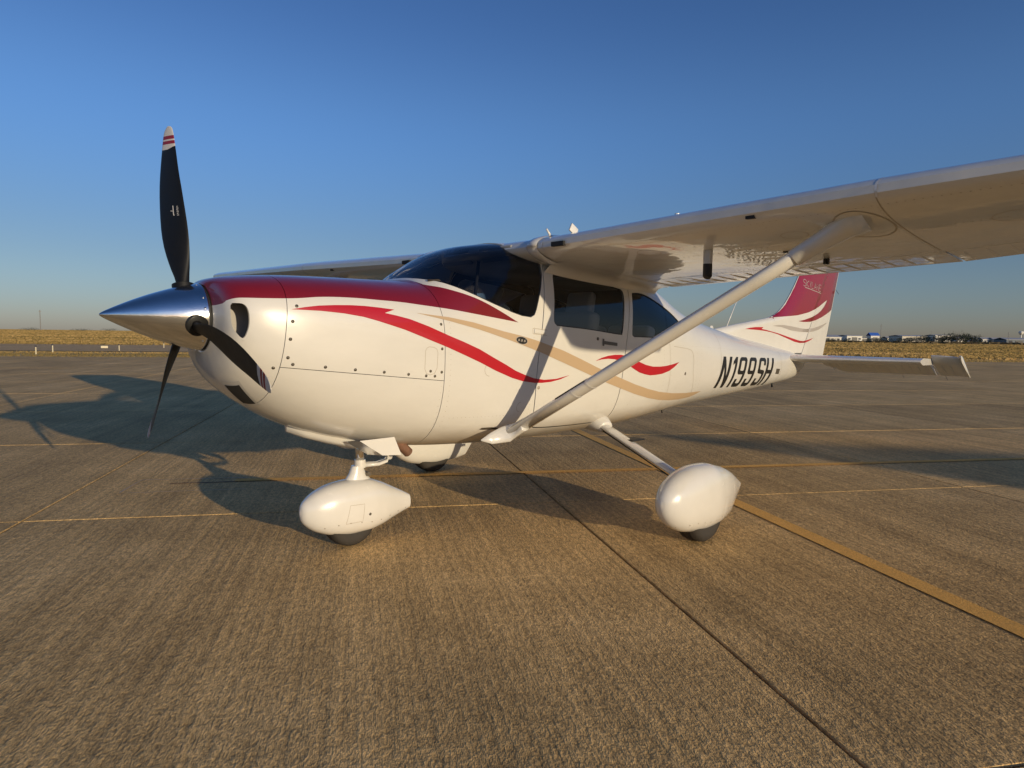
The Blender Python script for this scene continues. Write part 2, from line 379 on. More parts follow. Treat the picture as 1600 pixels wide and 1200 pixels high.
fus=shell('fuselage',fus_xs,[liv,lining])
cut=[prism_y(WIN_REAR,-1,1,liv),prism_y(WIN_DOOR,-1,1,liv),prism_y([Vector(p) for p in GLASS],-1,1,liv),
     ring_prism_y(DOOR,.0065,-1,-.2,liv),ring_prism_y(DOOR,.0065,.2,1,liv)]
BACK=smooth_closed([(2.72,2.0),(2.74,1.79),(2.80,1.745),(3.0,1.68),(3.20,1.612),(3.26,1.60),(3.30,1.62),(3.32,2.0)],1)
cut.append(prism_y(BACK,-.33,.33,liv))
boolean(fus,cut)
for c in sorted(islands(fus),key=len)[:]:
    cx=sum(fus.data.vertices[i].co.x for i in c)/len(c) if len(c)<len(fus.data.vertices)*.5 else None
    if cx is None: main=c
parts=[c for c in islands(fus) if len(c)<len(fus.data.vertices)*.5 and len(c)>20]
doors=[]
if parts:
    # tag by coordinates, then split one after another
    keys=[]
    for c in parts:
        keys.append(set(tuple(round(x,5) for x in fus.data.vertices[i].co) for i in c))
    for ks in keys:
        ids=[v.index for v in fus.data.vertices if tuple(round(x,5) for x in v.co) in ks]
        d=split_out(fus,ids,'door',plane); doors.append(d)
for o in [fus]+doors: BODY.clean(o)
print('doors',len(doors),[len(d.data.vertices) for d in doors])
portdoor=min(doors,key=lambda d:sum(v.co.y for v in d.data.vertices)/len(d.data.vertices)) if doors else fus
# ---- glazing
def pane(name,outl,side,parent,mat,off=-.007):
    return decal(name,offset_poly(outl,.006),BODY,mat,parent,side,off,step=.05)
for d in doors:
    s=-1 if d is portdoor else 1
    pane('window_pane',WIN_DOOR,s,d,glass)
for s in(-1,1):
    wv=pane('side_window',WIN_REAR,s,plane,glass)
    for nm,wn,pr in(('window_seal',WIN_REAR,plane),('window_seal',WIN_DOOR,plane)):
        decal(nm,offset_poly(wn,.001),BODY,rubb,pr,s,-.0045,step=.03,holes=[[tuple(p) for p in offset_poly(wn,-.007)]])
N=96; xs=[.30+.02*i for i in range(46)]; V=[];F=[]
for x in xs:
    R=body_ring(x,N,-.006); V+=R
hn=N//2
for i in range(len(xs)-1):
    for k in range(N//2): F.append((i*N+k,i*N+(k+1)%N,(i+1)*N+(k+1)%N,(i+1)*N+k))
ws=mk('windshield',V,F,wsglass,plane); bm=bmesh.new(); bm.from_mesh(ws.data); bmesh.ops.delete(bm,geom=[v for v in bm.verts if not v.link_faces],context='VERTS'); bm.to_mesh(ws.data); bm.free()
V=[];F=[];xs=[2.68+.03*i for i in range(24)]
for x in xs: V+=[p for p in body_ring(x,N,-.006)]
for i in range(len(xs)-1):
    for k in range(4,N//2-4): F.append((i*N+k,i*N+(k+1)%N,(i+1)*N+(k+1)%N,(i+1)*N+k))
rw=mk('rear_window',V,F,glass,plane); bm=bmesh.new(); bm.from_mesh(rw.data); bmesh.ops.delete(bm,geom=[v for v in bm.verts if not v.link_faces],context='VERTS'); bm.to_mesh(rw.data); bm.free()
# black seal strip round the windshield edge
mb=MB(); G=[(.36,1.634),(.421,1.612),(.492,1.583),(.584,1.546),(.711,1.496),(.856,1.446),(.940,1.425),(1.02,1.418),(1.055,1.435),(1.075,1.47),(1.125,1.594),(1.165,1.704),(1.178,1.78)]
for s in(-1,1): mb=MB(); line_strip(mb,smooth_open(G,4),BODY,.012,-.001,s); mb.make('windshield_seal',rubb,plane)

# ---- cowling
cow=shell('cowling',body_xs,[liv,baffle],th=.012)
def slab(n,d,wd,ext=3,c=None):
    n=Vector(n).normalized(); a=n.orthogonal().normalized(); b=n.cross(a)
    V=[Vector(d)+n*sx*wd/2+a*sy*ext+b*sz*ext for sx in(-1,1) for sy in(-1,1) for sz in(-1,1)]
    return mk('cut',V,[(0,1,3,2),(4,6,7,5),(0,4,5,1),(2,3,7,6),(0,2,6,4),(1,5,7,3)],liv,smooth=False)
# nose bowl seam leans slightly, side seam drops towards the firewall
p1,p2=Vector((-.593,0,1.467)),Vector((-.622,0,1.128)); t=(p2-p1).normalized(); nb_n=Vector((-t.z,0,t.x))
h1,h2=Vector((-.622,0,1.128)),Vector((.313,0,1.031)); t=(h2-h1).normalized(); hs_n=Vector((-t.z,0,t.x))
sideslab=mk('cut',[Vector((x,y,z0+dz)) for x,z0 in((-.6205,1.1279),(.40,1.022)) for y in(-2,2) for dz in(-.0015,.0015)],[(0,1,3,2),(4,6,7,5),(0,4,5,1),(2,3,7,6),(0,2,6,4),(1,5,7,3)],liv,smooth=False)
def inlet(s):
    # opening on the cheek, seen from the side: flat front edge, rounded back
    P=smooth_closed([(-.824,1.425),(-.805,1.436),(-.78,1.430),(-.766,1.40),(-.764,1.34),(-.774,1.29),(-.787,1.270),(-.806,1.29),(-.822,1.33)],3)
    n=len(P); V=[(p[0],s*.235,p[1]) for p in P]+[(p[0],s*.60,p[1]) for p in P]
    return mk('cut',V,[tuple(range(n)),tuple(range(2*n-1,n-1,-1))]+[(i,(i+1)%n,n+(i+1)%n,n+i) for i in range(n)],liv,smooth=False)
boolean(cow,[inlet(-1),inlet(1)])
# lower chin intake
ch=None and mk('cut',[Vector((x,y,z)) for x in(-.75,-.52) for y in(-.12,.12) for z in(.70,.96)],[(0,1,3,2),(4,6,7,5),(0,4,5,1),(2,3,7,6),(0,2,6,4),(1,5,7,3)],liv,smooth=False)
boolean(cow,[slab(nb_n,p2,.003),sideslab])
isl=[c for c in islands(cow) if len(c)>50]
info=[]
for c in isl:
    co=[cow.data.vertices[i].co for i in c]; info.append((sum(v.x for v in co)/len(c),sum(v.z for v in co)/len(c),set(tuple(round(x,5) for x in v) for v in co)))
print('cowl islands',[(round(a,2),round(b,2),len(k)) for a,b,k in info])
if len(info)==3:
    nb=min(info,key=lambda i:i[0]); lo=min([i for i in info if i is not nb],key=lambda i:i[1])
    for inf,nm in((nb,'nose_bowl'),(lo,'lower_cowling')):
        ids=[v.index for v in cow.data.vertices if tuple(round(x,5) for x in v.co) in inf[2]]
        BODY.clean(split_out(cow,ids,nm,plane))
    cow.name='upper_cowling'
BODY.clean(cow)
# inlet ducts: grey tray behind each opening
for s in(-1,1):
    mb=MB(); yi,yo=.225,.385
    V=[(-.775,s*yi,1.445),(-.775,s*yo,1.445),(-.66,s*.42,1.43),(-.66,s*.2,1.43),(-.79,s*yi,1.26),(-.79,s*(yo+.0),1.26),(-.66,s*.42,1.25),(-.66,s*.2,1.25)]
    mb.add(V,[(3,2,6,7),(0,3,7,4),(0,1,2,3),(4,7,6,5)])
    V=[(-.838,s*.235,1.44),(-.66,s*.215,1.44),(-.66,s*.215,1.25),(-.82,s*.235,1.25)]
    mb.add(V,[(0,1,2,3)])
    recalc(mb.make('air_inlet',baffle,plane,smooth=False))
# engine darkness behind: firewall plate and engine block mass
MB().box((.25,-.36,.76),(.28,.36,1.45)).make('firewall',darkint,plane,smooth=False)
mb=MB(); mb.box((-.6,-.33,1.08),(.1,.33,1.40)); mb.make('engine',darkint,plane,smooth=False)
# ---- spinner
AX=1.372
SP=[(-1.296,.003),(-1.285,.012),(-1.26,.026),(-1.22,.046),(-1.16,.074),(-1.09,.103),(-1.02,.128),(-.96,.147),(-.91,.160),(-.875,.168),(-.862,.170),(-.858,.166)]
n=64; mb=MB(); SPs=smooth_open([Vector(p) for p in SP],3)
mb.rings([[(x,r*math.cos(2*math.pi*k/n),AX+r*math.sin(2*math.pi*k/n)) for k in range(n)] for x,r in SPs])
spn=mb.make('spinner',chrome,plane,angle=40)
bp=MB(); bp.rings([[(x,r*math.cos(2*math.pi*k/n),AX+r*math.sin(2*math.pi*k/n)) for k in range(n)] for x,r in((-.8585,.163),(-.842,.163))]); bp.make('spinner_backplate',rubb,plane,angle=40)
mb=MB()
for k in range(18):
    a=2*math.pi*(k+.3)/18
    if k%3: mb.disc((-.880,.1675*math.cos(a),AX+.1675*math.sin(a)),(-.1,math.cos(a),math.sin(a)),.0055,8,.002)
mb.make('spinner_screw',oleo,spn,kind='stuff')
# ---- propeller
CH=[(0,.060),(.10,.060),(.16,.064),(.20,.078),(.26,.115),(.33,.155),(.42,.190),(.52,.203),(.62,.200),(.72,.184),(.82,.158),(.90,.130),(.95,.108),(.98,.088),(.995,.060),(1.003,.022)]
def blade(theta,first):
    R=1.006; rs=[.0,.08,.12,.15,.18,.21,.25,.29,.33,.38,.43,.48,.54,.6,.66,.72,.78,.83,.86,.885,.91,.93,.95,.965,.98,.99,.997,1.003]
    rad=Vector((0,-math.sin(theta),math.cos(theta))); tan_=Vector((0,math.cos(theta),math.sin(theta)))  # direction of travel
    fw=Vector((-1,0,0)); hub=Vector((-.915,0,AX)); rings=[]; ch_mid=[]
    nn=20
    for r in rs:
        c=pchip([a for a,b in CH],[b for a,b in CH],r)*(.84 if r>.3 else 1-.16*max(0,(r-.1)/.2)); be=math.radians(pchip([0,.2,.4,.6,.8,1.01],[52,48,33,24,19,15.5],r))
        th=pchip([0,.12,.2,.3,.5,.8,1.01],[.060,.060,.050,.030,.017,.010,.006],r)
        cd_=tan_*math.cos(be)+fw*math.sin(be); nd=fw*math.cos(be)-tan_*math.sin(be)
        rd=max(0,min(1,(r-.14)/.12)); sweep=.018*math.sin(max(0,r-.2)/.8*math.pi)-.03*max(0,r-.75)/.25*.6
        ring=[]
        for k in range(nn):
            a=2*math.pi*k/nn; u=math.cos(a); v=math.sin(a)
            up=(.5*c*u); t=th/2*(v*(1-.15*u) if v>0 else v*(1-.6*rd))
            ring.append(hub+rad*(r*R)+cd_*(up+sweep)+nd*t)
        rings.append(ring)
    split=next(i for i,r in enumerate(rs) if r>=.885)
    mb=MB(); mb.rings(rings[:split+1]); b=mb.make('propeller_blade',bladeM,plane,angle=50)
    # painted tip with two red bands cut on a slant
    nt_=rings[split:]; Vt=[p for r in nt_ for p in r]; F=[];fm=[]
    for i in range(len(nt_)-1):
        for k in range(nn): F.append((i*nn+k,i*nn+(k+1)%nn,(i+1)*nn+(k+1)%nn,(i+1)*nn+k))
    F.append(tuple((len(nt_)-1)*nn+k for k in range(nn)))
    t=mk('blade_tip',Vt,F,tipm,b,angle=50)
    recalc(b); recalc(t)
    return b
def tipmat():
    m=M('striped_blade_tip',(.6,.58,.56),.45); nt=m.node_tree; L=nt.links; b=nt.nodes['Principled BSDF']
    at=nt.nodes.new('ShaderNodeAttribute'); at.attribute_name='band'
    cr=nt.nodes.new('ShaderNodeValToRGB'); cr.color_ramp.interpolation='CONSTANT'; e=cr.color_ramp.elements
    e[0].position=0; e[0].color=(.010,.010,.010,1); e[1].position=.12; e[1].color=(.62,.60,.57,1)
    for p,c in((.36,(.26,.012,.02)),(.51,(.62,.60,.57)),(.58,(.26,.012,.02)),(.74,(.62,.60,.57))):
        x=e.new(p); x.color=(*c,1)
    L.new(at.outputs['Fac'],cr.inputs[0]); L.new(cr.outputs[0],b.inputs['Base Color']); return m
tipm=tipmat()
ANG0=-0.2443
for k in range(3):
    th=ANG0+k*2*math.pi/3; b=blade(th,k==0); t=b.children[0]
    rad=Vector((0,-math.sin(th),math.cos(th))); tan_=Vector((0,math.cos(th),math.sin(th)))
    # finer mesh so that the slanted bands stay crisp
    bm=bmesh.new(); bm.from_mesh(t.data); bmesh.ops.subdivide_edges(bm,edges=bm.edges,cuts=3,use_grid_fill=True); bm.to_mesh(t.data); bm.free(); t.data.shade_smooth()
    at=t.data.attributes.new('band','FLOAT','POINT')
    for v in t.data.vertices:
        d=v.co-Vector((-.915,0,AX)); r=d.dot(rad)/1.006; c=d.dot(tan_)
        at.data[v.index].value=(r-.885+(.05-c)*.28)/.118
    # spinner cut-out collar
    mb=MB(); c=Vector((-.915,0,AX))
    mb.tube([c+rad*.10,c+rad*.168,c+rad*.171],[.052,.052,.046],24); mb.make('blade_collar',bladeM,spn,angle=40)
    if k==0:
        # maker's lettering and a tiny aeroplane emblem, printed lengthwise on the blade
        bs=Surf([v.co for v in b.data.vertices],[tuple(p.vertices) for p in b.data.polygons])
        camdir=Vector((-.31,-.95,0))
        def onblade(r,c):
            o_=Vector((-.915,0,AX))+rad*r*1.006+Vector((.95,-.31,0))*-c
            h=bs.b.ray_cast(o_+camdir*1.0,-camdir); return (h[0]-(-camdir)*.0006) if h[0] is not None else o_
        mb=MB()
        def bar(r0,c0,r1,c1,wd):
            d=Vector((r1-r0,c1-c0)); nn_=Vector((-d.y,d.x)).normalized()*wd/2
            P=[(r0+nn_.x,c0+nn_.y),(r1+nn_.x,c1+nn_.y),(r1-nn_.x,c1-nn_.y),(r0-nn_.x,c0-nn_.y)]
            mb.add([onblade(*p) for p in P],[(0,1,2,3)])
        for q in range(9):
            r=.530+.006*q; bar(r,-.008,r,-.016,.0016); 
            if q%2: bar(r,-.008,r+.004,-.012,.0014)
            if q%3==0: bar(r,-.016,r+.004,-.016,.0014)
        bar(.530,.008,.582,.007,.004); bar(.553,.008,.555,.020,.003); bar(.533,.008,.531,.003,.003)
        mb.make('blade_lettering',tipwhite,b,smooth=False)
# ---- wing
def naca(n=26,t=.12,mcam=.02,pc=.4):
    up=[];lo=[]
    for i in range(n+1):
        x=.5*(1-math.cos(math.pi*i/n)); yt=5*t*(.2969*math.sqrt(x)-.126*x-.3516*x*x+.2843*x**3-.1036*x**4)
        yc=mcam/pc**2*(2*pc*x-x*x) if x<pc else mcam/(1-pc)**2*((1-2*pc)+2*pc*x-x*x)
        dy=2*mcam/pc**2*(pc-x) if x<pc else 2*mcam/(1-pc)**2*(pc-x); a=math.atan(dy)
        up.append((x-yt*math.sin(a),yc+yt*math.cos(a))); lo.append((x+yt*math.sin(a),yc-yt*math.cos(a)))
    return up,lo
UP,LO=naca()
rivm=M('rivet_tone',(.30,.26,.20),.6)  # flat darker colour for rivet and screw heads
def wparm(y):
    y=abs(y)
    if y<2.6: c=1.64; xl=.985; inc=5.6
    else: f=(y-2.6)/(5.47-2.6); c=1.64-.50*f; xl=.985+.17*f; inc=5.6-2.0*f
    return xl,1.868+.0325*(y-.55),c,math.radians(inc)
def wpt(y,u,v):
    xl,zl,c,inc=wparm(y); return Vector((xl+c*(u*math.cos(inc)+v*math.sin(inc)),y,zl+c*(-u*math.sin(inc)+v*math.cos(inc))))
def interp(L,x):
    for a,b in zip(L,L[1:]):
        if a[0]<=x<=b[0]: return a[1]+(b[1]-a[1])*(x-a[0])/(b[0]-a[0]+1e-9)
    return L[-1][1] if x>L[0][0] else L[0][1]
def sec(y,u0,u1,rnd=0):
    """closed section between chord fractions u0..u1; rnd squeezes thickness (tip)"""
    k=1-rnd
    up=[(u,v) for u,v in UP if u0<u<u1]; lo=[(u,v) for u,v in LO if u0<u<u1]
    if u0>0: up=[(u0,interp(UP,u0))]+up; lo=[(u0,interp(LO,u0))]+lo
    up.append((u1,interp(UP,u1))); lo.append((u1,interp(LO,u1)-(.0004 if u1>=1 else 0)))
    pts=up[::-1]+(lo if u0>0 else lo[0:])
    return [wpt(y,u,v*k) for u,v in pts]
HUV=.72
def wing(s):
    nm='wing'
    o=empty_part('wing'); 
    ys=[.56,.8,1.1,1.5,1.9,2.3,2.6,2.9,3.3,3.8,4.3,4.8,5.2,5.36]
    mb=MB(); mb.rings([sec(s*y,0,HUV) for y in ys]); recalc(mb.make('wing_skin',wingwhite,o,angle=45))
    # rounded tip in one piece
    def tipsec(y,k,shr):
        xl,zl,c,inc=wparm(y); R=sec(s*y,0,1)
        cx=xl+c*.5; cz=sum(p.z for p in R)/len(R)
        return [Vector((cx+(p.x-cx)*shr,p.y,cz+(p.z-cz)*k)) for p in R]
    mb=MB(); mb.rings([tipsec(5.362,1,1),tipsec(5.40,.97,.998),tipsec(5.44,.86,.985),tipsec(5.465,.68,.965),tipsec(5.48,.4,.93),tipsec(5.486,.1,.90)])
    recalc(mb.make('wing_tip',pantwhite,o,angle=60))
    # flap and aileron
    for y0,y1,n_ in((.60,2.575,'flap'),(2.588,5.35,'aileron')):
        mb=MB(); mb.rings([sec(s*(y0+(y1-y0)*k/8),HUV+.006,1) for k in range(9)])
        f=recalc(mb.make(n_,wingwhite,o,angle=40)); mb=MB()
        y=y0+.06
        while y<y1-.03:
            for L,sg in((LO,-1),(UP,1)):
                R=[]
                for u in(HUV+.035,HUV+.10,.86,.93,.995):
                    v=interp(L,u); h=.0055/wparm(y)[2]*(1 if .76<u<.99 else .05)
                    a=wpt(s*(y-.009),u,v-sg*.0004); b=wpt(s*y,u,v+sg*h); c=wpt(s*(y+.009),u,v-sg*.0004); R.append([a,b,c])
                mb.rings(R,closed=False,cap=False)
            y+=.105
        mb.make('stiffening_bead',wingwhite,f,smooth=False)
    # gap lines
    mb=MB()
    for y in(2.572,):
        R=[]
        for u,v in [(u,v) for u,v in LO if u<HUV]: 
            p=wpt(s*y,u,v-.0005); R.append([p+Vector((0,-.003,0)),p+Vector((0,.003,0))])
        mb.rings(R,closed=False,cap=False)
    mb.make('skin_joint',softseam,o,smooth=False)
    for y in(2.575,.66):
        mb=MB(); R=[]
        for u,v in [(u,v) for u,v in UP if u<.12][::-1]+[(u,v) for u,v in LO if u<.025]:
            n_=Vector((0,0,1)) if v>0 else Vector((0,0,-1)); p=wpt(s*y,u,v*1.012); p.x-=.0015; R.append([p+Vector((0,-.005,0)),p+Vector((0,.005,0))])
        mb.rings(R,closed=False,cap=False); mb.make('leading_edge_band',pantwhite,o,smooth=True)
    # rivet rows and inspection rings on the underside
    mb=MB()
    def low(y,u,d=.0006): 
        p=wpt(s*y,u,interp(LO,u)); p.z-=d; return p
    for u in(.05,.30,.69):
        y=.62
        while y<5.3:
            if not(.02<0): 
                p=low(y,u); mb.add([p+Vector((dx,dy,0)) for dx,dy in((-.004,-.003),(.004,-.003),(.004,.003),(-.004,.003))],[(0,1,2,3)])
            y+=.032
    for y in(1.0,1.5,2.05,2.56,3.1,3.7,4.3,4.9):
        u=.06
        while u<.69:
            p=low(y,u); mb.add([p+Vector((dx,dy,0)) for dx,dy in((-.0025,-.0025),(.0025,-.0025),(.0025,.0025),(-.0025,.0025))],[(0,1,2,3)]); u+=.024
    mb.make('rivet_row',rivm,o,smooth=False,kind='stuff')
    for (y,u,r) in((1.28,.17,.07),(2.12,.19,.065),(3.0,.30,.10),(3.9,.25,.08),(3.05,.55,.07)):
        mb=MB(); R=[]
        for k in range(28):
            a=2*math.pi*k/28; c=wparm(y)[2]
            R.append([low(y+(r-.002)*math.sin(a),u+(r-.002)*math.cos(a)/c,.0007),low(y+(r+.002)*math.sin(a),u+(r+.002)*math.cos(a)/c,.0007)])
        mb.rings(R,closed=False,cap=False,loop=True); mb.make('inspection_cover',softseam,o,smooth=False)
    # tie-down ring, flap brackets, small drains
    mb=MB(); p=low(2.02,.62); mb.box(p-Vector((.03,.004,.030)),p+Vector((.03,.004,.002))); mb.box(p+Vector((-.012,-.014,-.03)),p+Vector((.012,.014,.0)))
    mb.make('flap_bracket',rubb,o,smooth=False)
    mb=MB(); p=low(1.95,.40); mb.box(p-Vector((.012,.03,.006)),p+Vector((.012,.03,.001))); mb.make('tie_down_ring',rubb,o,smooth=False)
    # cabin air inlet slot near the root leading edge
    mb=MB(); p=wpt(s*.80,.0,-.004); mb.box(p+Vector((-.010,-.05,-.018)),p+Vector((.05,.05,.010))); mb.make('air_vent',darkint,o,smooth=False)
    mb=MB(); p=wpt(s*2.02,.018,-.014)
    mb.box(p+Vector((-.012,-.022,-.014)),p+Vector((.02,.022,.010))); mb.make('stall_warning_slot',darkint,o,smooth=False)
    return o
def empty_part(name):
    o=bpy.data.objects.new(name,None); COL.objects.link(o); o.parent=plane; o.empty_display_size=.1; return o
wings=[wing(-1),wing(1)]
# pitot tube under the port wing
mb=MB(); p=wpt(-1.60,.24,interp(LO,.24)); mb.tube([p+Vector((0,0,.01)),p+Vector((0,0,-.075))],.026,14); a=mb.make('pitot_mast',greyw,wings[0],angle=50)
mb=MB(); mb.tube([p+Vector((0,0,-.075)),p+Vector((0,0,-.145)),p+Vector((-.004,0,-.155))],[.026,.026,.018],14); mb.make('pitot_tube',rubb,wings[0],angle=50)
# centre section over the cabin with its bright leading edge fairing
mb=MB()
def csec(y,k=1.0):
    R=[]
    for u,v in UP[::-1]+LO: 
        q=wpt(.56,u,v*k+.0); R.append(Vector((q.x,y,q.z)))
    return R
mb.rings([csec(-.5585),csec(-.3),csec(0),csec(.3),csec(.5585)]); recalc(mb.make('wing_centre_section',wingwhite,plane,angle=45))
for s in(-1,1):
    mb=MB(); R=[]
    for u,v in [(u,v) for u,v in UP if u<.2][::-1]+[(u,v) for u,v in LO if u<.14]:
        a=wpt(.56,u,v*1.10); e_=.012; R.append([Vector((a.x-e_*.3,s*.53,a.z)),Vector((a.x-e_,s*.545,a.z+(.004 if v>0 else -.004))),Vector((a.x-e_,s*.60,a.z+(.004 if v>0 else -.004))),Vector((a.x-e_*.2,s*.62,a.z))])
    mb.rings(R,closed=False,cap=False); mb.make('wing_root_cuff',pantwhite,plane)
# fairing that blends fuselage side into the wing underside
for s in(-1,1):
    R=[]
    for i in range(24):
        u=.13+i/23*.84; q=wpt(s*.66,u,interp(LO,u)); x=q.x
        try: zt=station(x)[1]
        except: zt=1.8
        zj=q.z-.005; zs=min(zj-.055,zt-.02)
        a,n_=BODY.py(x,zs,s); k=.012
        top=Vector((x,s*(.60+.11*math.sin(math.pi*min(1,u+.1))),q.z-.002+.0))
        top=wpt(top.y,u,interp(LO,u)); top.z-=.001
        mid=Vector((x,a.y+(top.y-a.y)*.28,a.z+(top.z-a.z)*.72))
        R.append([a+n_*.001,a.lerp(mid,.5)+Vector((0,-s*.0,0)),mid,mid.lerp(top,.5)+Vector((0,0,.003)),top])
    mb=MB(); mb.rings(R,closed=False,cap=False); f=mb.make('wing_fairing',wingwhite,plane)
    recalc(f)
# roof antennas and fuel vents on top of the wing
mb=MB(); p=wpt(-.78,.10,interp(UP,.10)); mb.box(p+Vector((-.05,-.006,-.01)),p+Vector((.02,.006,.042)),Matrix.Rotation(.5,3,'Y'),p); bev(mb.make('antenna',pantwhite,plane),.003)
mb=MB(); p=wpt(-.60,.08,interp(UP,.08)); mb.tube([p+Vector((.03,0,-.01)),p+Vector((-.03,0,.05))],[.010,.006],8); mb.make('antenna',pantwhite,plane)
mb=MB(); p=wpt(-1.42,.2,interp(UP,.2)); mb.tube([p,p+Vector((0,0,.035))],.016,12); mb.make('fuel_cap',pantwhite,wings[0],angle=40)
# ---- wing struts
for s in(-1,1):
    A=Vector((.84,s*.57,.685)); B=Vector((1.26,s*2.44,1.872)); mb=MB()
    P=[A.lerp(B,t) for t in(0,.25,.5,.75,1)]; mb.tube(P,.070,24,sec=(1.0,.46,(1,0,0)))
    st=mb.make('wing_strut',pantwhite,plane)
    # bottom cuff
    d=(B-A).normalized(); mb=MB()
    mb.tube([A+Vector((-.25,-s*.020,-.030)),A+Vector((-.17,-s*.014,-.026)),A+Vector((-.05,-s*.004,-.008)),A+d*.05,A+d*.11,A+d*.115],[.004,.036,.058,.070,.072,.0705],24,sec=(1,.5,(.75,0,.5))); mb.make('strut_cuff',pantwhite,st)
    mb=MB(); mb.tube([B-d*.34,B-d*.335,B-d*.2,B-d*.08,B+d*.0],[.070,.073,.079,.098,.14],24,sec=(1.02,.55,(1,0,0))); mb.make('strut_cuff',wingwhite,st)
    for t in(.185,.235):
        p=A.lerp(B,t+.05); mb=MB(); mb.tube([p-d*.006,p+d*.006],.0715,24,sec=(1.0,.475,(1,0,0))); mb.make('strut_band',greyw,st,angle=40)
    mb=MB(); p=A.lerp(B,.215)+Vector((-.075,0,.03)); mb.tube([A.lerp(B,.185)+Vector((-.062,-s*.0,.018)),A.lerp(B,.285)+Vector((-.062,0,.018))],.005,6); mb.make('strut_cable',rubb,st)
    # oval ring where the top fairing meets the wing
    mb=MB(); R=[]
    for k in range(36):
        a=2*math.pi*k/36; c=1.64; u=(B.x+.05-.985)/c+.135*math.cos(a); y=abs(B.y)+.0+.115*math.sin(a)
        R.append([wpt(s*(y),u,interp(LO,u)-.0008),wpt(s*(y+.008*math.sin(a)),u+.005*math.cos(a),interp(LO,u)-.0008)])
    mb.rings(R,closed=False,cap=False,loop=True); mb.make('strut_cover_plate',softseam,st,smooth=False)

# ------------------------------------------------------------------ tail
def curvex(P,z): # P list (x,z) rising in z
    for a,b in zip(P,P[1:]):
        if a[1]<=z<=b[1]: return a[0]+(b[0]-a[0])*(z-a[1])/(b[1]-a[1])
    a,b=(P[0],P[1]) if z<P[0][1] else (P[-2],P[-1]); return a[0]+(b[0]-a[0])*(z-a[1])/(b[1]-a[1])
FLE=[(4.0,1.33),(4.334,1.389),(4.902,1.462),(5.5,1.530),(5.74,1.562),(5.86,1.590),(5.972,1.632),(6.06,1.68),(6.15,1.735),(6.29,1.849),(6.414,1.969),(6.51,2.075),(6.86,2.46),(7.18,2.80),(7.24,2.85)]
HNG=[(6.52,.90),(6.669,1.13),(7.33,2.085),(7.86,2.85)]; TEL=[(7.44,.94),(7.492,1.069),(7.928,2.199),(8.17,2.83),(8.18,2.85)]
def hth(x,xl,xh): # half thickness of fin at x
    f=max(0,min(1,(x-xl)/.30)); return .004+(.048-.004)*f**.6 if x-xl<.30 else .048-.008*min(1,(x-xl-.3)/1.5)
zs=[1.12,1.20,1.28,1.34,1.38,1.42,1.46,1.50,1.535,1.555,1.575,1.60,1.63,1.67,1.71,1.76,1.82,1.9,2.0,2.1,2.25,2.4,2.55,2.7,2.80,2.84]
mb=MB(); R=[]
for z in zs:
    xl=curvex(FLE,z); xh=curvex(HNG,z)-.004; k=1 if z<2.8 else .55; q=max(.06,min(1,(2.9-z)/.5+.35))
    us=[0,.004,.012,.03,.06,.1,.16,.24,.34,.46,.6,.75,.9,1]
    L=[(xl+(xh-xl)*u) for u in us]; r=[]
    for x in L: r.append((x,-hth(x,xl,xh)*k,z))
    for x in L[::-1]: r.append((x,hth(x,xl,xh)*k,z))
    R.append(r)
mb.rings(R); fin=recalc(mb.make('fin',white,plane,angle=50)); 
mb=MB(); R=[]
for z in [.985+.05*i for i in range(37)]+[2.84]:
    xh=curvex(HNG,z)+.004; xt=curvex(TEL,z); k=.8 if z>2.8 else 1; r=[]
    us=[0,.02,.1,.25,.45,.7,1]
    for u in us: r.append((xh+(xt-xh)*u,-(.040*(1-u)+.003)*k,z))
    for u in us[::-1]: r.append((xh+(xt-xh)*u,(.040*(1-u)+.003)*k,z))
    R.append(r)
mb.rings(R); rud=recalc(mb.make('rudder',white,plane,angle=50))
TAILS=Surf([v.co for v in fin.data.vertices]+[v.co for v in rud.data.vertices],[tuple(p.vertices) for p in fin.data.polygons]+[tuple(i+len(fin.data.vertices) for i in p.vertices) for p in rud.data.polygons])
# tail cone
mb=MB(); R=[]
for x,zb,zt,hw in((6.552,.848,1.098,.098),(6.62,.87,1.08,.085),(6.72,.90,1.055,.06),(6.80,.93,1.03,.03)):
    R.append([(x,hw*math.cos(2*math.pi*k/24),(zb+zt)/2+(zt-zb)/2*math.sin(2*math.pi*k/24)) for k in range(24)])
mb.rings(R); recalc(mb.make('tail_cone',white,plane,angle=50))
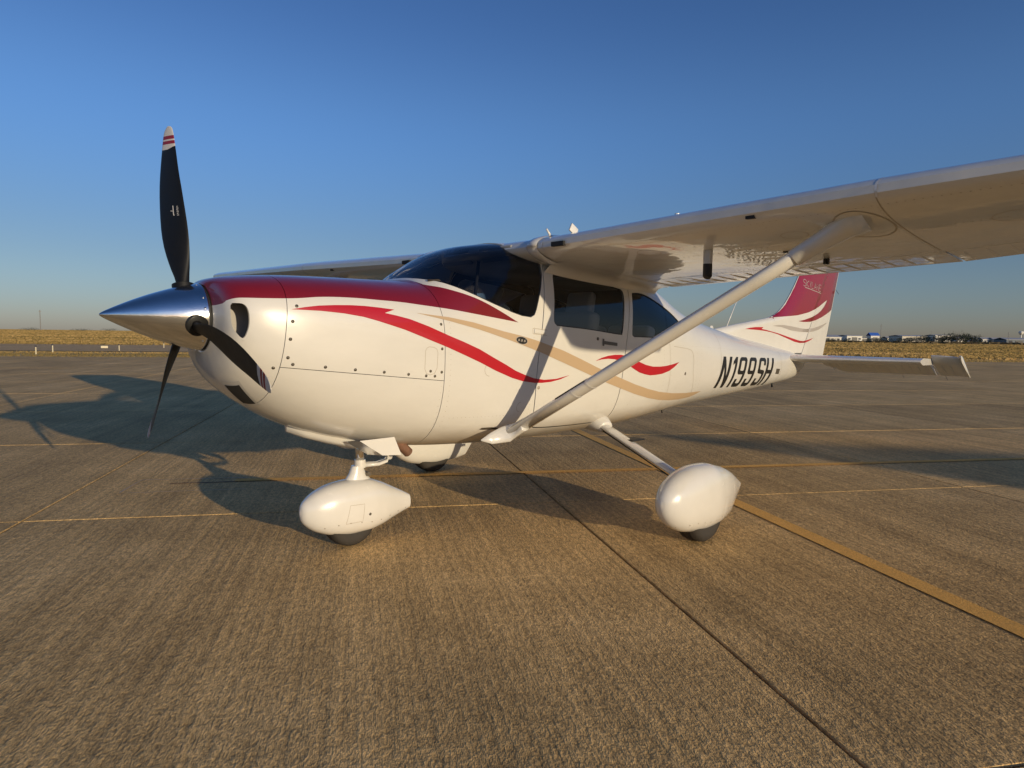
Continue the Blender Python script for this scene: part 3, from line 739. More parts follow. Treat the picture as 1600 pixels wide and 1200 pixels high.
# stabilizer and drooped elevator
def symsec(x0,x1,y,z0,z1,t0,t1,nose=True):
    us=[0,.01,.04,.1,.2,.35,.55,.8,1] if nose else [0,.1,.3,.6,1]
    r=[]
    for sg,U in((1,us),(-1,us[::-1])):
        for u in U:
            h=(t0*min(1,math.sqrt(u/.2)) if u<.2 else t0+(t1-t0)*(u-.2)/.8) if nose else t0+(t1-t0)*u
            r.append((x0+(x1-x0)*u,y,z0+(z1-z0)*u+sg*h))
    return r
ZS=1.052
for s in(-1,1):
    mb=MB(); mb.rings([symsec(5.93+.34*f,6.84-.02*f,s*(.06+1.44*f),ZS+.012,ZS,.050*(1-.25*f),.040*(1-.2*f)) for f in(0,.1,.3,.5,.7,.85,1)])
    mb.rings([symsec(6.285,6.60,s*y,ZS+.01,ZS,.038*k,.03*k) for y,k in((1.505,1),(1.53,.95),(1.545,.6),(1.55,.1))]) if 0 else None
    stb=recalc(mb.make('horizontal_stabilizer',wingwhite,plane,angle=50))
    dr=math.radians(26)
    def ev(x,y,z): # droop about hinge
        dx,dz=x-6.845,z-ZS; return (6.845+dx*math.cos(dr)+dz*math.sin(dr),y,ZS-dx*math.sin(dr)+dz*math.cos(dr))
    mb=MB(); R=[]
    for f,y in[(0,.20),(.01,.22),(.2,.42),(.5,.8),(.8,1.2),(1,1.46)]:
        te=7.26-.03*f-(.22*(1-min(1,(y-.20)/.16))) 
        R.append([ev(*p) for p in symsec(6.852,te,s*y,ZS,ZS,.036,.003,nose=False)])
    mb.rings(R); e=recalc(mb.make('elevator',wingwhite,plane,angle=40))
    # horn balance outboard, goes forward of the hinge and rises
    mb=MB(); R=[]
    for y,x0,te,k in((1.505,6.67,7.23,1),(1.60,6.675,7.23,1),(1.70,6.69,7.23,1),(1.75,6.70,7.235,.9),(1.775,6.71,7.24,.6),(1.785,6.75,7.24,.15)):
        R.append([ev(*p) for p in symsec(x0,te,s*y,ZS,ZS,.038*k,.004)])
    mb.rings(R); recalc(mb.make('horn_balance',wingwhite,e,angle=40))
    mb=MB(); R=[]
    for y,k in((1.776,.5),(1.795,1),(1.80,.6)):
        R.append([ev(*p) for p in symsec(6.66,7.255,s*y,ZS,ZS,.036*k,.006*k)])
    mb.rings(R); recalc(mb.make('elevator_tip',pantwhite,e,angle=60))
    # stabilizer tip closing rib, sunlit
    mb=MB(); mb.rings([symsec(6.275,6.83,s*1.5,ZS+.012,ZS,.040,.034),symsec(6.275,6.83,s*1.503,ZS+.012,ZS,.040,.034)]); mb.make('stabilizer_tip_rib',pantwhite,stb,smooth=False)
    mb=MB(); y=.30
    while y<1.72:
        R=[]
        for u,h in((.03,0),(.15,.004),(.8,.004),(.97,0)):
            x=6.86+.37*u; z=ZS-(.036*(1-u)+.003*u)-.0006; R.append([ev(x,s*(y-.006),z),ev(x,s*y,z-h),ev(x,s*(y+.006),z)])
        mb.rings(R,closed=False,cap=False); y+=.085
    mb.make('stiffening_bead',wingwhite,e,smooth=False)
    for y in(1.08,1.55):
        mb=MB(); a=Vector(ev(7.20,s*y,ZS)); mb.tube([a,a+Vector((.15,0,-.07))],.0022,5); mb.make('static_wick',rubb,e)
    # root fillet
mb=MB(); a=Vector((7.86,0,2.02)); mb.tube([a,a+Vector((.13,0,-.06))],.003,5); mb.make('static_wick',rubb,rud)
# whip antenna and small blade antenna on the spine
mb=MB(); mb.tube([(4.62,0,1.34),(4.86,0,1.665),(4.97,0,1.80)],[.007,.004,.003],6); mb.make('whip_antenna',pantwhite,plane)
mb=MB(); mb.rings([[(4.36+dx*k,dy,1.37+dz) for dx,dy in((-.05,0),(0,-.006),(.05,0),(0,.006))] for k,dz in((1,0),(.5,.06))]); mb.make('blade_antenna',greyw,plane,smooth=False)
# top rotating beacon is above the wing line; small light on tail cone
mb=MB(); mb.tube([(5.9,0,.765),(5.9,0,.70)],.012,8); mb.make('tie_down_loop',rubb,plane)
mb=MB(); mb.tube([(3.35,-.05,.63),(3.37,-.05,.57)],.006,6); mb.make('belly_antenna',rubb,plane)
# ------------------------------------------------------------------ undercarriage
def pant(name,cy,st,parent,shear=0,tailx=0):
    xs=[a[0] for a in st]; X=[]
    for a,b in zip(xs,xs[1:]): X+= [a+(b-a)*k/4 for k in range(4)]
    X.append(xs[-1]); N=40; R=[]
    for x in X:
        zt=pchip(xs,[a[1] for a in st],x); zb=pchip(xs,[a[2] for a in st],x); hw=pchip(xs,[a[3] for a in st],x); e=pchip(xs,[a[4] for a in st],x)
        r=[]
        for k in range(N):
            a=2*math.pi*k/N; c,s_=math.cos(a),math.sin(a); q=(abs(c)**e+abs(s_)**e)**(-1/e); zz=(zt+zb)/2+(zt-zb)/2*q*s_; r.append((x+shear*(zz-.2)*max(0,min(1,(x-tailx+.35)/.35)),cy+hw*q*c,zz))
        R.append(r)
    mb=MB(); mb.rings(R); return recalc(mb.make(name,pantwhite,parent,angle=50))
def wheel(cx,cy,r,wd,parent):
    e=bpy.data.objects.new('wheel',None); COL.objects.link(e); e.parent=parent; e.location=(cx,cy,r); e.empty_display_size=.1
    prof=[(-.44,.42),(-.50,.60),(-.52,.75),(-.48,.90),(-.36,.975),(-.2,.998),(-.19,.985),(-.15,.985),(-.14,1.0),(.14,1.0),(.15,.985),(.19,.985),(.2,.998),(.36,.975),(.48,.90),(.52,.75),(.50,.60),(.44,.42)]
    n=48; mb=MB(); mb.rings([[(r*q*math.cos(2*math.pi*k/n),wd*p,r*q*math.sin(2*math.pi*k/n)) for k in range(n)] for p,q in prof],cap=False)
    mb.make('tyre',rubber,e,angle=40)
    mb=MB(); mb.rings([[(r*q*math.cos(2*math.pi*k/n),wd*p,r*q*math.sin(2*math.pi*k/n)) for k in range(n)] for p,q in((-.42,.2),(-.38,.34),(-.42,.40),(.42,.40),(.38,.34),(.42,.2))]); mb.make('wheel_hub',screwm,e,angle=40)
def pantdoor(side,surf,P,parent):
    mb=MB(); line_strip(mb,P+[P[0]],surf,.0028,.0006,side); mb.make('access_door_gap',softseam,parent)
def surfof(o): return Surf([v.co for v in o.data.vertices],[tuple(p.vertices) for p in o.data.polygons])
# nose leg
NP=[(-.325,.262,.245,.004,2.0),(-.315,.298,.205,.030,2.0),(-.29,.326,.170,.055,2.05),(-.23,.364,.125,.088,2.2),(-.12,.398,.085,.114,2.4),(.0,.408,.070,.122,2.5),(.10,.402,.070,.118,2.5),(.20,.372,.085,.100,2.4),(.30,.322,.115,.070,2.3),(.38,.280,.138,.043,2.3),(.44,.245,.155,.024,2.6)]
np_=pant('wheel_fairing',0,NP,plane); np_['label']='nose wheel fairing'
s_=surfof(np_); pantdoor(-1,s_,[(-.085,.165),(.025,.165),(.035,.27),(-.06,.275)],np_)
mb=MB(); q,n_=s_.py(.075,.200,-1); mb.disc(q,n_,.009,12,.001); mb.make('fairing_bolt',screwm,np_)
wheel(0,0,.165,.13,plane)
ng=bpy.data.objects.new('nose_gear',None); COL.objects.link(ng); ng.parent=plane
LEAN=Vector((-.055,0,1)).normalized()
B0=Vector((.055,0,.385)); 
mb=MB(); mb.rings([[(B0.x+a*math.cos(2*math.pi*k/24)+sh,b*math.sin(2*math.pi*k/24),z) for k in range(24)] for z,a,b,sh in((.370,.105,.05,0),(.40,.085,.042,.0),(.44,.055,.036,.0),(.485,.036,.033,.0))]); mb.make('fork_fairing',pantwhite,ng,angle=50)
mb=MB(); mb.tube([(.075,0,.47),(.075,0,.50),(.075,0,.52)],[.036,.036,.034],20); mb.make('strut_collar',pantwhite,ng,angle=40)
mb=MB(); mb.tube([(.075,0,.50),(.075,0,.66)],.027,20); mb.make('oleo_strut',oleo,ng)
mb=MB(); mb.tube([(.075,0,.60),(.075,0,.615),(.072,0,.70)],[.034,.044,.044],20); mb.make('strut_housing',pantwhite,ng,angle=40)
mb=MB()
for y in(-.022,.022): mb.tube([(.10,y,.485),(.20,y*.8,.478),(.262,y*.5,.49),(.285,y*.4,.515)],[.013,.012,.012,.012],10)
for y in(-.022,.022): mb.tube([(.285,y*.4,.510),(.262,y*.5,.545),(.20,y*.8,.60),(.10,y,.645)],[.012,.011,.011,.012],10)
mb.tube([(.285,-.02,.512),(.285,.02,.512)],.016,10); mb.make('torque_link',pantwhite,ng)
mb=MB(); mb.tube([(.11,-.045,.43),(.11,.045,.43)],.014,10); mb.make('fork_bolt',screwm,ng,angle=40)
# cowl flaps and scoops under the cowling, exhaust
for s in(-1,1):
    mb=MB(); y0,y1=s*.13,s*.34
    zt=.640
    V=[(.02,y0,zt-.0),(.02,y1,zt+.06),(.33,y0,.55),(.31,y1,.575),(.20,y0,.53),(.18,y1,.56)]
    V=[(-.10,y0,.668),(-.13,y1,.700),(.05,y0,.572),(.02,y1,.600),(.19,y0,.555),(.15,y1,.588),(.13,y0,.66),(.10,y1,.70)]
    mb.add(V,[(0,1,3,2),(2,3,5,4),(0,2,4,6),(1,7,5,3)])
    recalc(mb.make('cowl_flap',pantwhite,plane,smooth=False))
mb=MB(); mb.tube([(.20,-.19,.66),(.25,-.20,.61),(.295,-.205,.565)],[.030,.030,.031],18,cap=False); mb.tube([(.30,-.205,.562),(.25,-.20,.608)],[.027,.026],18,cap=False); mb.make('exhaust_pipe',rust,plane)
# chin scoop under the nose: dark intake with white frame
SC_=surf=BODY
def under(x,y):
    h=BODY.b.ray_cast(Vector((x,y,-1)),Vector((0,0,1))); return h[0],BODY.nrm(h[0],h[2])
mb=MB(); mb2=MB()
def upatch(mb,P,off):
    V=[]
    for x,y in P: q,n_=under(x,y); V.append(q+n_*off)
    mb.add(V,[tuple(range(len(V)))])
QC=[(-.781,-.120),(-.748,-.233),(-.638,-.175),(-.663,-.070)]
def G(g,off,mbb):
    cx=sum(q[0] for q in QC)/4; cy=sum(q[1] for q in QC)/4; C4=[(cx+(x-cx)*g,cy+(y-cy)*g) for x,y in QC]; R=[]
    for i in range(7):
        r=[]
        for j in range(6):
            u,v=i/6,j/5; x=(C4[0][0]*(1-u)+C4[3][0]*u)*(1-v)+(C4[1][0]*(1-u)+C4[2][0]*u)*v; y=(C4[0][1]*(1-u)+C4[3][1]*u)*(1-v)+(C4[1][1]*(1-u)+C4[2][1]*u)*v
            q,n_=under(x,y); r.append(q+n_*off)
        R.append(r)
    mbb.rings(R,closed=False,cap=False)
G(1.22,.0035,mb); G(.95,.0055,mb2)
recalc(mb.make('intake_frame',greyw,plane)); recalc(mb2.make('lower_intake',darkint,plane))
# lower air box keel that runs back under the cowling
mb=MB(); R=[]
for x,z,hw in((-.40,.765,.02),(-.30,.722,.10),(-.15,.672,.14),(.0,.632,.15),(.10,.612,.14)):
    R.append([(x,-hw,z+.05),(x,-hw*.9,z),(x,-hw*.6,z-.022),(x,0,z-.028),(x,hw*.6,z-.022),(x,hw*.9,z),(x,hw,z+.05)])
mb.rings(R,closed=False,cap=True); recalc(mb.make('air_box_fairing',white,plane))
# main legs
MP=[(1.245,.315,.295,.006,2.0),(1.255,.350,.260,.032,2.0),(1.285,.395,.212,.062,2.05),(1.35,.445,.155,.096,2.1),(1.47,.485,.102,.122,2.2),(1.60,.503,.080,.130,2.3),(1.72,.500,.074,.129,2.4),(1.84,.474,.076,.116,2.4),(1.96,.420,.082,.088,2.3),(2.08,.350,.090,.050,2.3),(2.14,.316,.100,.027,2.6),(2.185,.292,.108,.010,3.0)]
for s in(-1,1):
    cy=s*1.415; mp_=pant('wheel_fairing',cy,MP,plane,.75,2.185); mp_['label']='main wheel fairing under the '+('near' if s<0 else 'far')+' wing'
    s_=surfof(mp_); pantdoor(s,s_,[(1.80,.155),(1.885,.165),(1.90,.275),(1.82,.28)],mp_)
    wheel(1.70,cy,.195,.15,plane)
    A=Vector((1.93,s*.40,.640)); B=Vector((1.70,s*1.37,.345)); mb=MB()
    P=[A.lerp(B,t) for t in(0,.2,.4,.6,.8,1)]; mb.tube(P,[.058,.056,.052,.049,.046,.045],20,sec=(1,.42,(1,.1,0))); lg=mb.make('landing_gear_leg',pantwhite,plane)
    d=(B-A).normalized(); mb=MB(); mb.tube([A-d*.06,A+d*.04,A+d*.10,A+d*.108],[.125,.090,.064,.054],20,sec=(1,.75,(1,.1,0))); mb.make('leg_root_fairing',white,lg,angle=60)
    q=A.lerp(B,.36); mb=MB(); mb.box(q+Vector((-.02,-.055,.012)),q+Vector((.13,.055,.022))); o=bev(mb.make('boarding_step',rubb,lg),.004)
    mb=MB(); mb.tube([q+Vector((.06,0,.012)),q+Vector((.02,0,-.03))],.008,8); mb.make('step_bracket',pantwhite,lg)
for s in(-1,1):
    A=Vector((1.93,s*.40,.640)); B=Vector((1.70,s*1.37,.345)); mb=MB(); mb.tube([A.lerp(B,t)+Vector((-.040+.0*t,0,-.022)) for t in(.1,.3,.5,.7,.92)],.0045,6); mb.make('brake_line',rubb,plane)
for pn in[o for o in plane.children if o.name.startswith('wheel_fairing')]:
    sf=surfof(pn); cy=sum(v.co.y for v in pn.data.vertices)/len(pn.data.vertices); sd=-1 if cy<.5 else 1; x0=min(v.co.x for v in pn.data.vertices); mb=MB()
    for k in range(9):
        x=x0+.12+.075*k; z=.155+.012*math.sin(k)
        h=sf.b.ray_cast(Vector((x,cy+sd*1.0,z)),Vector((0,-sd,0)))
        if h[0] is not None: mb.disc(h[0],Vector((h[1].x,h[1].y,h[1].z))*(1 if h[1].y*sd>0 else -1),.004,8,.0008)
    mb.make('fairing_screw',rivm,pn,kind='stuff')
mb=MB()
for P in ([(.36,1.40),(.36,1.0),(.36,.72)],[(1.05,1.35),(1.03,1.1),(1.03,.75)],[(2.62,1.22),(2.64,.9),(2.62,.70)],[(3.35,1.35),(3.35,.72)],[(3.80,1.36),(3.80,.76)],[(4.7,1.25),(4.7,.78)],[(5.62,1.12),(5.60,.82)],[(.4,.80),(1.0,.78)],[(2.3,1.25),(3.3,1.22),(4.6,1.17),(5.6,1.10)]):
    for a,b in zip(P,P[1:]):
        a,b=Vector(a),Vector(b); k=max(1,int((b-a).length/.030))
        for j in range(k):
            p=a.lerp(b,j/k); q,n_=BODY.py(p.x,p.y,-1); mb.disc(q,n_,.0022,5,.0005)
mb.make('rivet_row',softseam,plane,kind='stuff')
# ------------------------------------------------------------------ paint marks
SWOOSH=[(-.579,1.413),(-.51,1.426),(-.44,1.436),(-.354,1.442),(-.268,1.445),(-.185,1.444),(-.101,1.439),(-.007,1.431),(-.072,1.411),(.0,1.399),(.083,1.382),(.207,1.344),(.34,1.296),(.46,1.256),(.581,1.212),(.69,1.162),(.805,1.111),(.88,1.075),(.966,1.045),(1.05,1.020),(1.149,1.006),(1.27,1.008),(1.408,1.029),(1.31,1.003),(1.213,.989),(1.13,.986),(1.058,.989),(.95,1.004),(.852,1.029),(.71,1.080),(.582,1.134),(.46,1.180),(.338,1.225),(.159,1.285),(.046,1.323),(-.114,1.366),(-.20,1.386),(-.309,1.401),(-.43,1.410)]
TAN=[(.133,1.418),(.357,1.401),(.541,1.374),(.777,1.324),(.93,1.298),(1.08,1.266),(1.335,1.200),(1.52,1.140),(1.705,1.077),(1.87,1.025),(2.024,.980),(2.20,.930),(2.399,.884),(2.60,.848),(2.845,.822),(3.15,.805),(3.48,.803),(3.35,.770),(3.271,.757),(3.07,.750),(2.852,.758),(2.65,.775),(2.439,.806),(2.22,.852),(2.021,.905),(1.86,.950),(1.71,.998),(1.50,1.065),(1.304,1.128),(1.093,1.195),(.847,1.265),(.586,1.332),(.352,1.381)]
SMALL=[(1.688,1.122),(1.76,1.144),(1.838,1.158),(1.92,1.165),(1.996,1.164),(2.06,1.156),(2.13,1.140),(2.255,1.102),(2.34,1.079),(2.444,1.063),(2.55,1.060),(2.65,1.063),(2.77,1.074),(2.886,1.090),(2.80,1.050),(2.709,1.019),(2.60,1.000),(2.501,.994),(2.41,.993),(2.327,1.005),(2.25,1.022),(2.17,1.052),(2.09,1.088),(1.998,1.116),(1.92,1.131),(1.839,1.136),(1.76,1.132)]
for s in(-1,1):
    decal('red_stripe',SWOOSH,BODY,red,plane,s,.0020,.025,label='long red swoosh with a notched tail')
    decal('tan_stripe',TAN,BODY,tan,plane,s,.0024,.025)
    decal('red_stripe',SMALL,BODY,red,plane,s,.0028,.025,label='short red wave behind the door')
FR=[(5.70,1.5505),(5.80,1.560),(6.259,1.591),(6.45,1.605),(6.614,1.626),(6.82,1.656),(6.986,1.694),(7.15,1.737),(7.288,1.782),(7.40,1.820),(7.511,1.852),(7.455,1.80),(7.384,1.748),(7.28,1.694),(7.168,1.654),(7.03,1.618),(6.911,1.592),(6.70,1.555),(6.502,1.531),(6.68,1.525),(6.876,1.532),(7.08,1.558),(7.309,1.602),(7.47,1.642),(7.628,1.687),(7.722,1.722),(7.84,2.03),(7.905,2.199),(8.145,2.825),(7.19,2.80)]
FR=FR+[(6.855,2.46),(6.52,2.078),(6.426,1.972),(6.302,1.852),(6.165,1.735),(6.075,1.68),(5.985,1.634),(5.87,1.592),(5.75,1.5655)]
FT=[(5.737,1.457),(5.90,1.470),(6.081,1.472),(6.28,1.462),(6.471,1.449),(6.64,1.438),(6.802,1.437),(7.02,1.450),(7.234,1.478),(7.42,1.508),(7.575,1.538),(7.42,1.480),(7.239,1.433),(7.03,1.405),(6.828,1.394),(6.55,1.395),(6.278,1.411),(6.009,1.446)]
F2=[(5.029,1.407),(5.15,1.423),(5.281,1.433),(5.497,1.437),(5.448,1.415),(5.58,1.404),(5.726,1.388),(5.90,1.370),(6.094,1.344),(6.29,1.316),(6.488,1.290),(6.60,1.278),(6.694,1.276),(6.88,1.295),(7.052,1.318),(6.90,1.278),(6.739,1.252),(6.58,1.250),(6.411,1.266),(6.17,1.310),(5.908,1.356),(5.73,1.378),(5.552,1.392),(5.40,1.399),(5.251,1.403)]
for s in(-1,1):
    decal('crimson_fin_panel',FR,TAILS,finred,plane,s,.0028,.03)
    decal('silver_stripe',FT,TAILS,silver,plane,s,.0024,.04)
    decal('red_stripe',F2,TAILS,red,plane,s,.0024,.04,label='thin red swoosh on the dorsal fin')
# model script on the fin, thin silver outline letters
def strokes(mb,surf,glyphs,x0,z0,adv,h,slope,wd,side=-1,slant=.2):
    """glyph strokes on a unit box projected on the skin"""
    for i,g in enumerate(glyphs):
        for st in g:
            P=[(x0+adv*i+(u*.78+v*slant)*adv, z0+slope*(adv*i+u*adv*.78)+v*h) for u,v in st]
            line_strip(mb,P,surf,wd,.0045,side,.03)
GL={'S':[[(1,.9),(.7,1),(.2,1),(0,.8),(.1,.6),(.9,.42),(1,.2),(.8,0),(.2,0),(0,.12)]],'K':[[(0,0),(0,1)],[(.9,1),(0,.45),(1,0)]],'Y':[[(0,1),(.5,.5),(1,1)],[(.5,.5),(.4,0)]],'L':[[(0,1),(0,0),(.9,0)]],'A':[[(0,0),(.5,1),(1,0)],[(.2,.35),(.8,.35)]],'N':[[(0,0),(0,1),(1,0),(1,1)]],'E':[[(.95,1),(0,1),(0,0),(.95,0)],[(0,.5),(.8,.5)]]}
def seclet(side):
    mb=MB(); strokes(mb,TAILS,[GL[c] for c in 'SKYLANE'],6.62,1.995,.083,.085,-.085,.0065,side,.1)
    line_strip(mb,[(6.66,1.975),(7.20,1.925)],TAILS,.008,.0045,side,.05); mb.make('fin_lettering',silver,plane)
seclet(-1)
# registration: N199SH in tall condensed italics
def roundrect(u0,v0,u1,v1,r=.22,n=4,asp=1.0):
    P=[]
    for (cx,cy,a0) in((u1-r,v1-r*.5,0),(u0+r,v1-r*.5,90),(u0+r,v0+r*.5,180),(u1-r,v0+r*.5,270)):
        for k in range(n+1):
            a=math.radians(a0+90*k/n); P.append((cx+r*math.cos(a),cy+r*.5*math.sin(a)))
    return P
T_=.27; TV=.125 # stroke width as share of letter width / height
def poly_letters():
    out=[]
    N=[[(0,0),(T_,0),(T_,.70),(1-T_,0),(1,0),(1,1),(1-T_,1),(1-T_,.34),(T_,1),(0,1)]]
    One=[[(.42,0),(.72,0),(.72,1),(.45,1),(.12,.86),(.12,.74),(.42,.80)]]
    nine_out=[(0,.62),(0,.90),(.06,.96),(.2,1),(.8,1),(.94,.96),(1,.90),(1,.10),(.94,.04),(.8,0),(.2,0),(.06,.04),(0,.10),(0,.27),(T_,.27),(T_,.15),(.33,TV),(.67,TV),(1-T_,.15),(1-T_,.42),(.2,.42),(.06,.46),(0,.52)]
    nine_hole=[(T_,.58),(.33,.545),(.67,.545),(1-T_,.58),(1-T_,.85),(.67,1-TV),(.33,1-TV),(T_,.85)]
    S=[(0,.10),(.06,.04),(.2,0),(.8,0),(.94,.04),(1,.10),(1,.46),(.94,.53),(.8,.56),(.36,.575),(T_,.61),(T_,.85),(.33,1-TV),(.67,1-TV),(1-T_,.85),(1-T_,.73),(1,.73),(1,.90),(.94,.96),(.8,1),(.2,1),(.06,.96),(0,.90),(0,.54),(.06,.47),(.2,.44),(.64,.425),(1-T_,.39),(1-T_,.15),(.67,TV),(.33,TV),(T_,.15),(T_,.27),(0,.27)]
    H=[(0,0),(T_,0),(T_,.43),(1-T_,.43),(1-T_,0),(1,0),(1,1),(1-T_,1),(1-T_,.57),(T_,.57),(T_,1),(0,1)]
    return [(N[0],[]),(One[0],[]),(nine_out,[nine_hole]),(nine_out,[nine_hole]),(S,[]),(H,[])]
LX=[(3.748,.225),(4.005,.17),(4.185,.215),(4.465,.215),(4.765,.215),(5.015,.225)]
for (P,H),(x0,wd_) in zip(poly_letters(),LX):
    def mp(u,v): 
        x=x0+u*wd_+v*.11; return (x,.816-.030*(x-3.75)+v*.309)
    decal('registration_letter',[mp(*p) for p in P],BODY,black,plane,-1,.0026,.025,holes=[[mp(*p) for p in h] for h in H])
decal('data_plate',[(5.44,.955),(5.57,.947),(5.565,.885),(5.435,.893)],BODY,screwm,plane,-1,.0015,.05)
# badge: dark oval with a light rim and three small marks
def oval(cx,cz,a,b,n=28,tilt=-.12): return [(cx+a*math.cos(2*math.pi*k/n),cz+b*math.sin(2*math.pi*k/n)+tilt*a*math.cos(2*math.pi*k/n)) for k in range(n)]
decal('oval_badge',oval(.932,1.268,.052,.026),BODY,silver,plane,-1,.0034,.02)
bd=decal('oval_badge_field',oval(.932,1.268,.048,.0225),BODY,black,plane,-1,.0040,.02)
mb=MB()
for dx in(-.026,0,.026):
    for a,b in(((-.008,-.008),(.006,.008)),((-.008,.006),(.007,-.006))): line_strip(mb,[(.932+dx+a[0],1.268-dx*.12+a[1]),(.932+dx+b[0],1.268-dx*.12+b[1])],BODY,.004,.0048,-1)
mb.make('badge_marks',silver,bd)
# seams, covers, fasteners, door furniture
mb=MB()
for P in ([(.18,1.205),(.190,1.222),(.205,1.229),(.238,1.226),(.258,1.216),(.266,1.195),(.262,1.107),(.245,1.075),(.215,1.068),(.190,1.078),(.178,1.105),(.18,1.205)],):
    line_strip(mb,P,BODY,.0028,.0006)
mb.make('oil_filler_door_gap',softseam,plane)
mb=MB(); line_strip(mb,smooth_open([(2.784,1.225),(3.02,1.205),(3.12,1.188),(3.165,1.15),(3.18,1.08),(3.178,1.0),(3.23,.86),(3.27,.78)],4),BODY,.004,.0014); mb.make('baggage_door_gap',softseam,plane)
for P in ([(2.70,1.26),(2.717,1.205),(2.735,1.0),(2.737,.85),(2.71,.70)],[(.62,1.50),(.60,1.2),(.60,.75)] ,[(3.80,1.40),(3.80,.75)],[(5.62,1.15),(5.60,.80)]):
    mb=MB(); line_strip(mb,P,BODY,.003,.0014); mb.make('skin_seam',softseam if P[0][0]>.7 else WHm if False else softseam,plane)
bpy.data.objects.remove(bpy.data.objects['skin_seam.001'])
mb=MB(); line_strip(mb,smooth_open([(1.075,.95),(1.00,.98),(.97,.90)],3),BODY,.002,.0005)
def rivline(P,gap,sz=.004,off=.0007,surf=BODY):
    P=[Vector(p) for p in P]
    for a,b in zip(P,P[1:]):
        k=max(1,int((b-a).length/gap))
        for j in range(k):
            p=a.lerp(b,j/k); q,n_=surf.py(p.x,p.y,-1); mb.disc(q,n_,sz*.5,6,off)
mb=MB()
for P in ([(.30,1.0),(.30,.88),(.315,.73),(.34,.66)],[(2.75,1.2),(2.76,.72)],[(2.1,.64),(2.7,.66),(3.6,.70)],[(1.2,.655),(1.8,.64)],[(2.12,.70),(2.25,.90)],[(-.62,1.10),(-.70,1.05)],[(3.25,1.2),(3.28,.8)]): rivline(P,.035)
mb.make('rivet_row',softseam,plane,kind='stuff')
mb=MB()
for x,z in[(-.575,1.354),(-.586,1.267),(-.592,1.176),(-.566,1.142),(-.407,1.126),(-.247,1.109),(-.079,1.092),(.073,1.076),(.190,1.064),(.250,1.060),(.218,1.090),(.296,1.082),(.296,1.217),(.296,1.358),(-.649,1.125),(-.55,1.43)]:
    q,n_=BODY.py(x,z,-1); mb.disc(q,n_,.0085,10,.0012)
mb.make('cowling_fastener',screwm,plane,kind='stuff')
MBh=MB(); mb=MB(); line_strip(mb,[(1.035,1.348),(1.17,1.338)],BODY,.003,.0008); line_strip(mb,[(1.035,1.348),(1.035,1.312)],BODY,.003,.0008); line_strip(mb,[(1.035,1.312),(1.17,1.302)],BODY,.003,.0008); mb.make('hinge_cover_gap',softseam,plane)
for z0,x0 in((1.325,1.04),):
    q,n_=BODY.py(1.10,1.325,-1); mb=MB(); mb.box(q+Vector((-.055,-.006,-.014)),q+Vector((.055,.004,.014)),Matrix.Rotation(.08,3,'Y'),q); bev(mb.make('door_hinge',white,plane),.003)
if portdoor is not fus:
    decal('door_handle',[(1.765,1.232),(1.765,1.285),(1.785,1.283),(1.787,1.268),(1.945,1.254),(1.945,1.230),(1.787,1.243),(1.785,1.230)],BODY,screwm,portdoor,-1,.004,.05)
    q,n_=BODY.py(1.712,1.283,-1); mb=MB(); mb.disc(q,n_,.012,14,.003); mb.make('door_lock',screwm,portdoor)
q,n_=BODY.py(3.02,.985,-1); mb=MB(); mb.disc(q,n_,.014,12,.002); mb.make('static_port',screwm,plane)
q,n_=BODY.py(1.10,.955,-1); mb=MB(); mb.disc(q,n_,.012,12,.001); mb.make('static_port',softseam,plane)
for (x,z,r) in((.66,1.085,.038),(.95,.835,.032)):
    mb=MB(); line_strip(mb,[(x+r*math.cos(a),z+r*math.sin(a)) for a in[math.radians(90+10*k) for k in range(19)]],BODY,.003,.0006); mb.make('access_cover_gap',softseam,plane)
decal('drain_slot',[(.665,.703),(.68,.714),(.76,.712),(.86,.694),(.87,.684),(.78,.694),(.70,.698)],BODY,seam,plane,-1,.001,.03)
mb=MB(); line_strip(mb,[(.665,.703),(.655,.66),(.66,.64)],BODY,.003,.0006); mb.make('drain_seam',softseam,plane)
for s in(-1,1): mb=MB(); mb.tube([(.36,s*.31,1.625),(.42,s*.34,1.628),(.47,s*.36,1.600)],.006,8); mb.make('drain_tube',seam,plane)
# ------------------------------------------------------------------ cabin interior
def rbox(a,b,r=.03): 
    mb=MB(); mb.box(a,b); o=mb.make('p',seatm,None,smooth=True); bev(o,r,3); return o
def seat(x,y,mat,wd=.46,par=None,head=True,name='seat'):
    e=bpy.data.objects.new(name,None); COL.objects.link(e); e.parent=plane; e.location=(x,y,0)
    for nm,a,b,rz in(('seat_cushion',(-.22,-wd/2,.86),(.26,wd/2,1.02),0),('seat_back',(.22,-wd/2,.98),(.34,wd/2,(1.49 if head else 1.40)),.18),('headrest',(.30,-.13,1.45),(.38,.13,1.66),.18)):
        if nm=='headrest' and not head: continue
        o=rbox(a,b,.045); o.name=nm; o.data.name=nm; o.parent=e; o.data.materials.clear(); o.data.materials.append(mat)
        if rz:
            R=Matrix.Translation((.28,0,1.0))@Matrix.Rotation(rz,4,'Y')@Matrix.Translation((-.28,0,-1.0)); o.data.transform(R)
for y in(-.26,.26): seat(1.42,y,seatm)
for y in(-.25,.25): seat(2.20,y,seatm,.44,head=False)
mb=MB(); mb.rings([[(x,-.47,z0),(x,.47,z0),(x,.47,z1),(x,-.47,z1)] for x,z0,z1 in((.42,1.1,1.50),(.62,1.1,1.53),(.72,1.12,1.52),(.74,1.12,1.48))]); ip=mb.make('instrument_panel',darkint,plane,smooth=False)
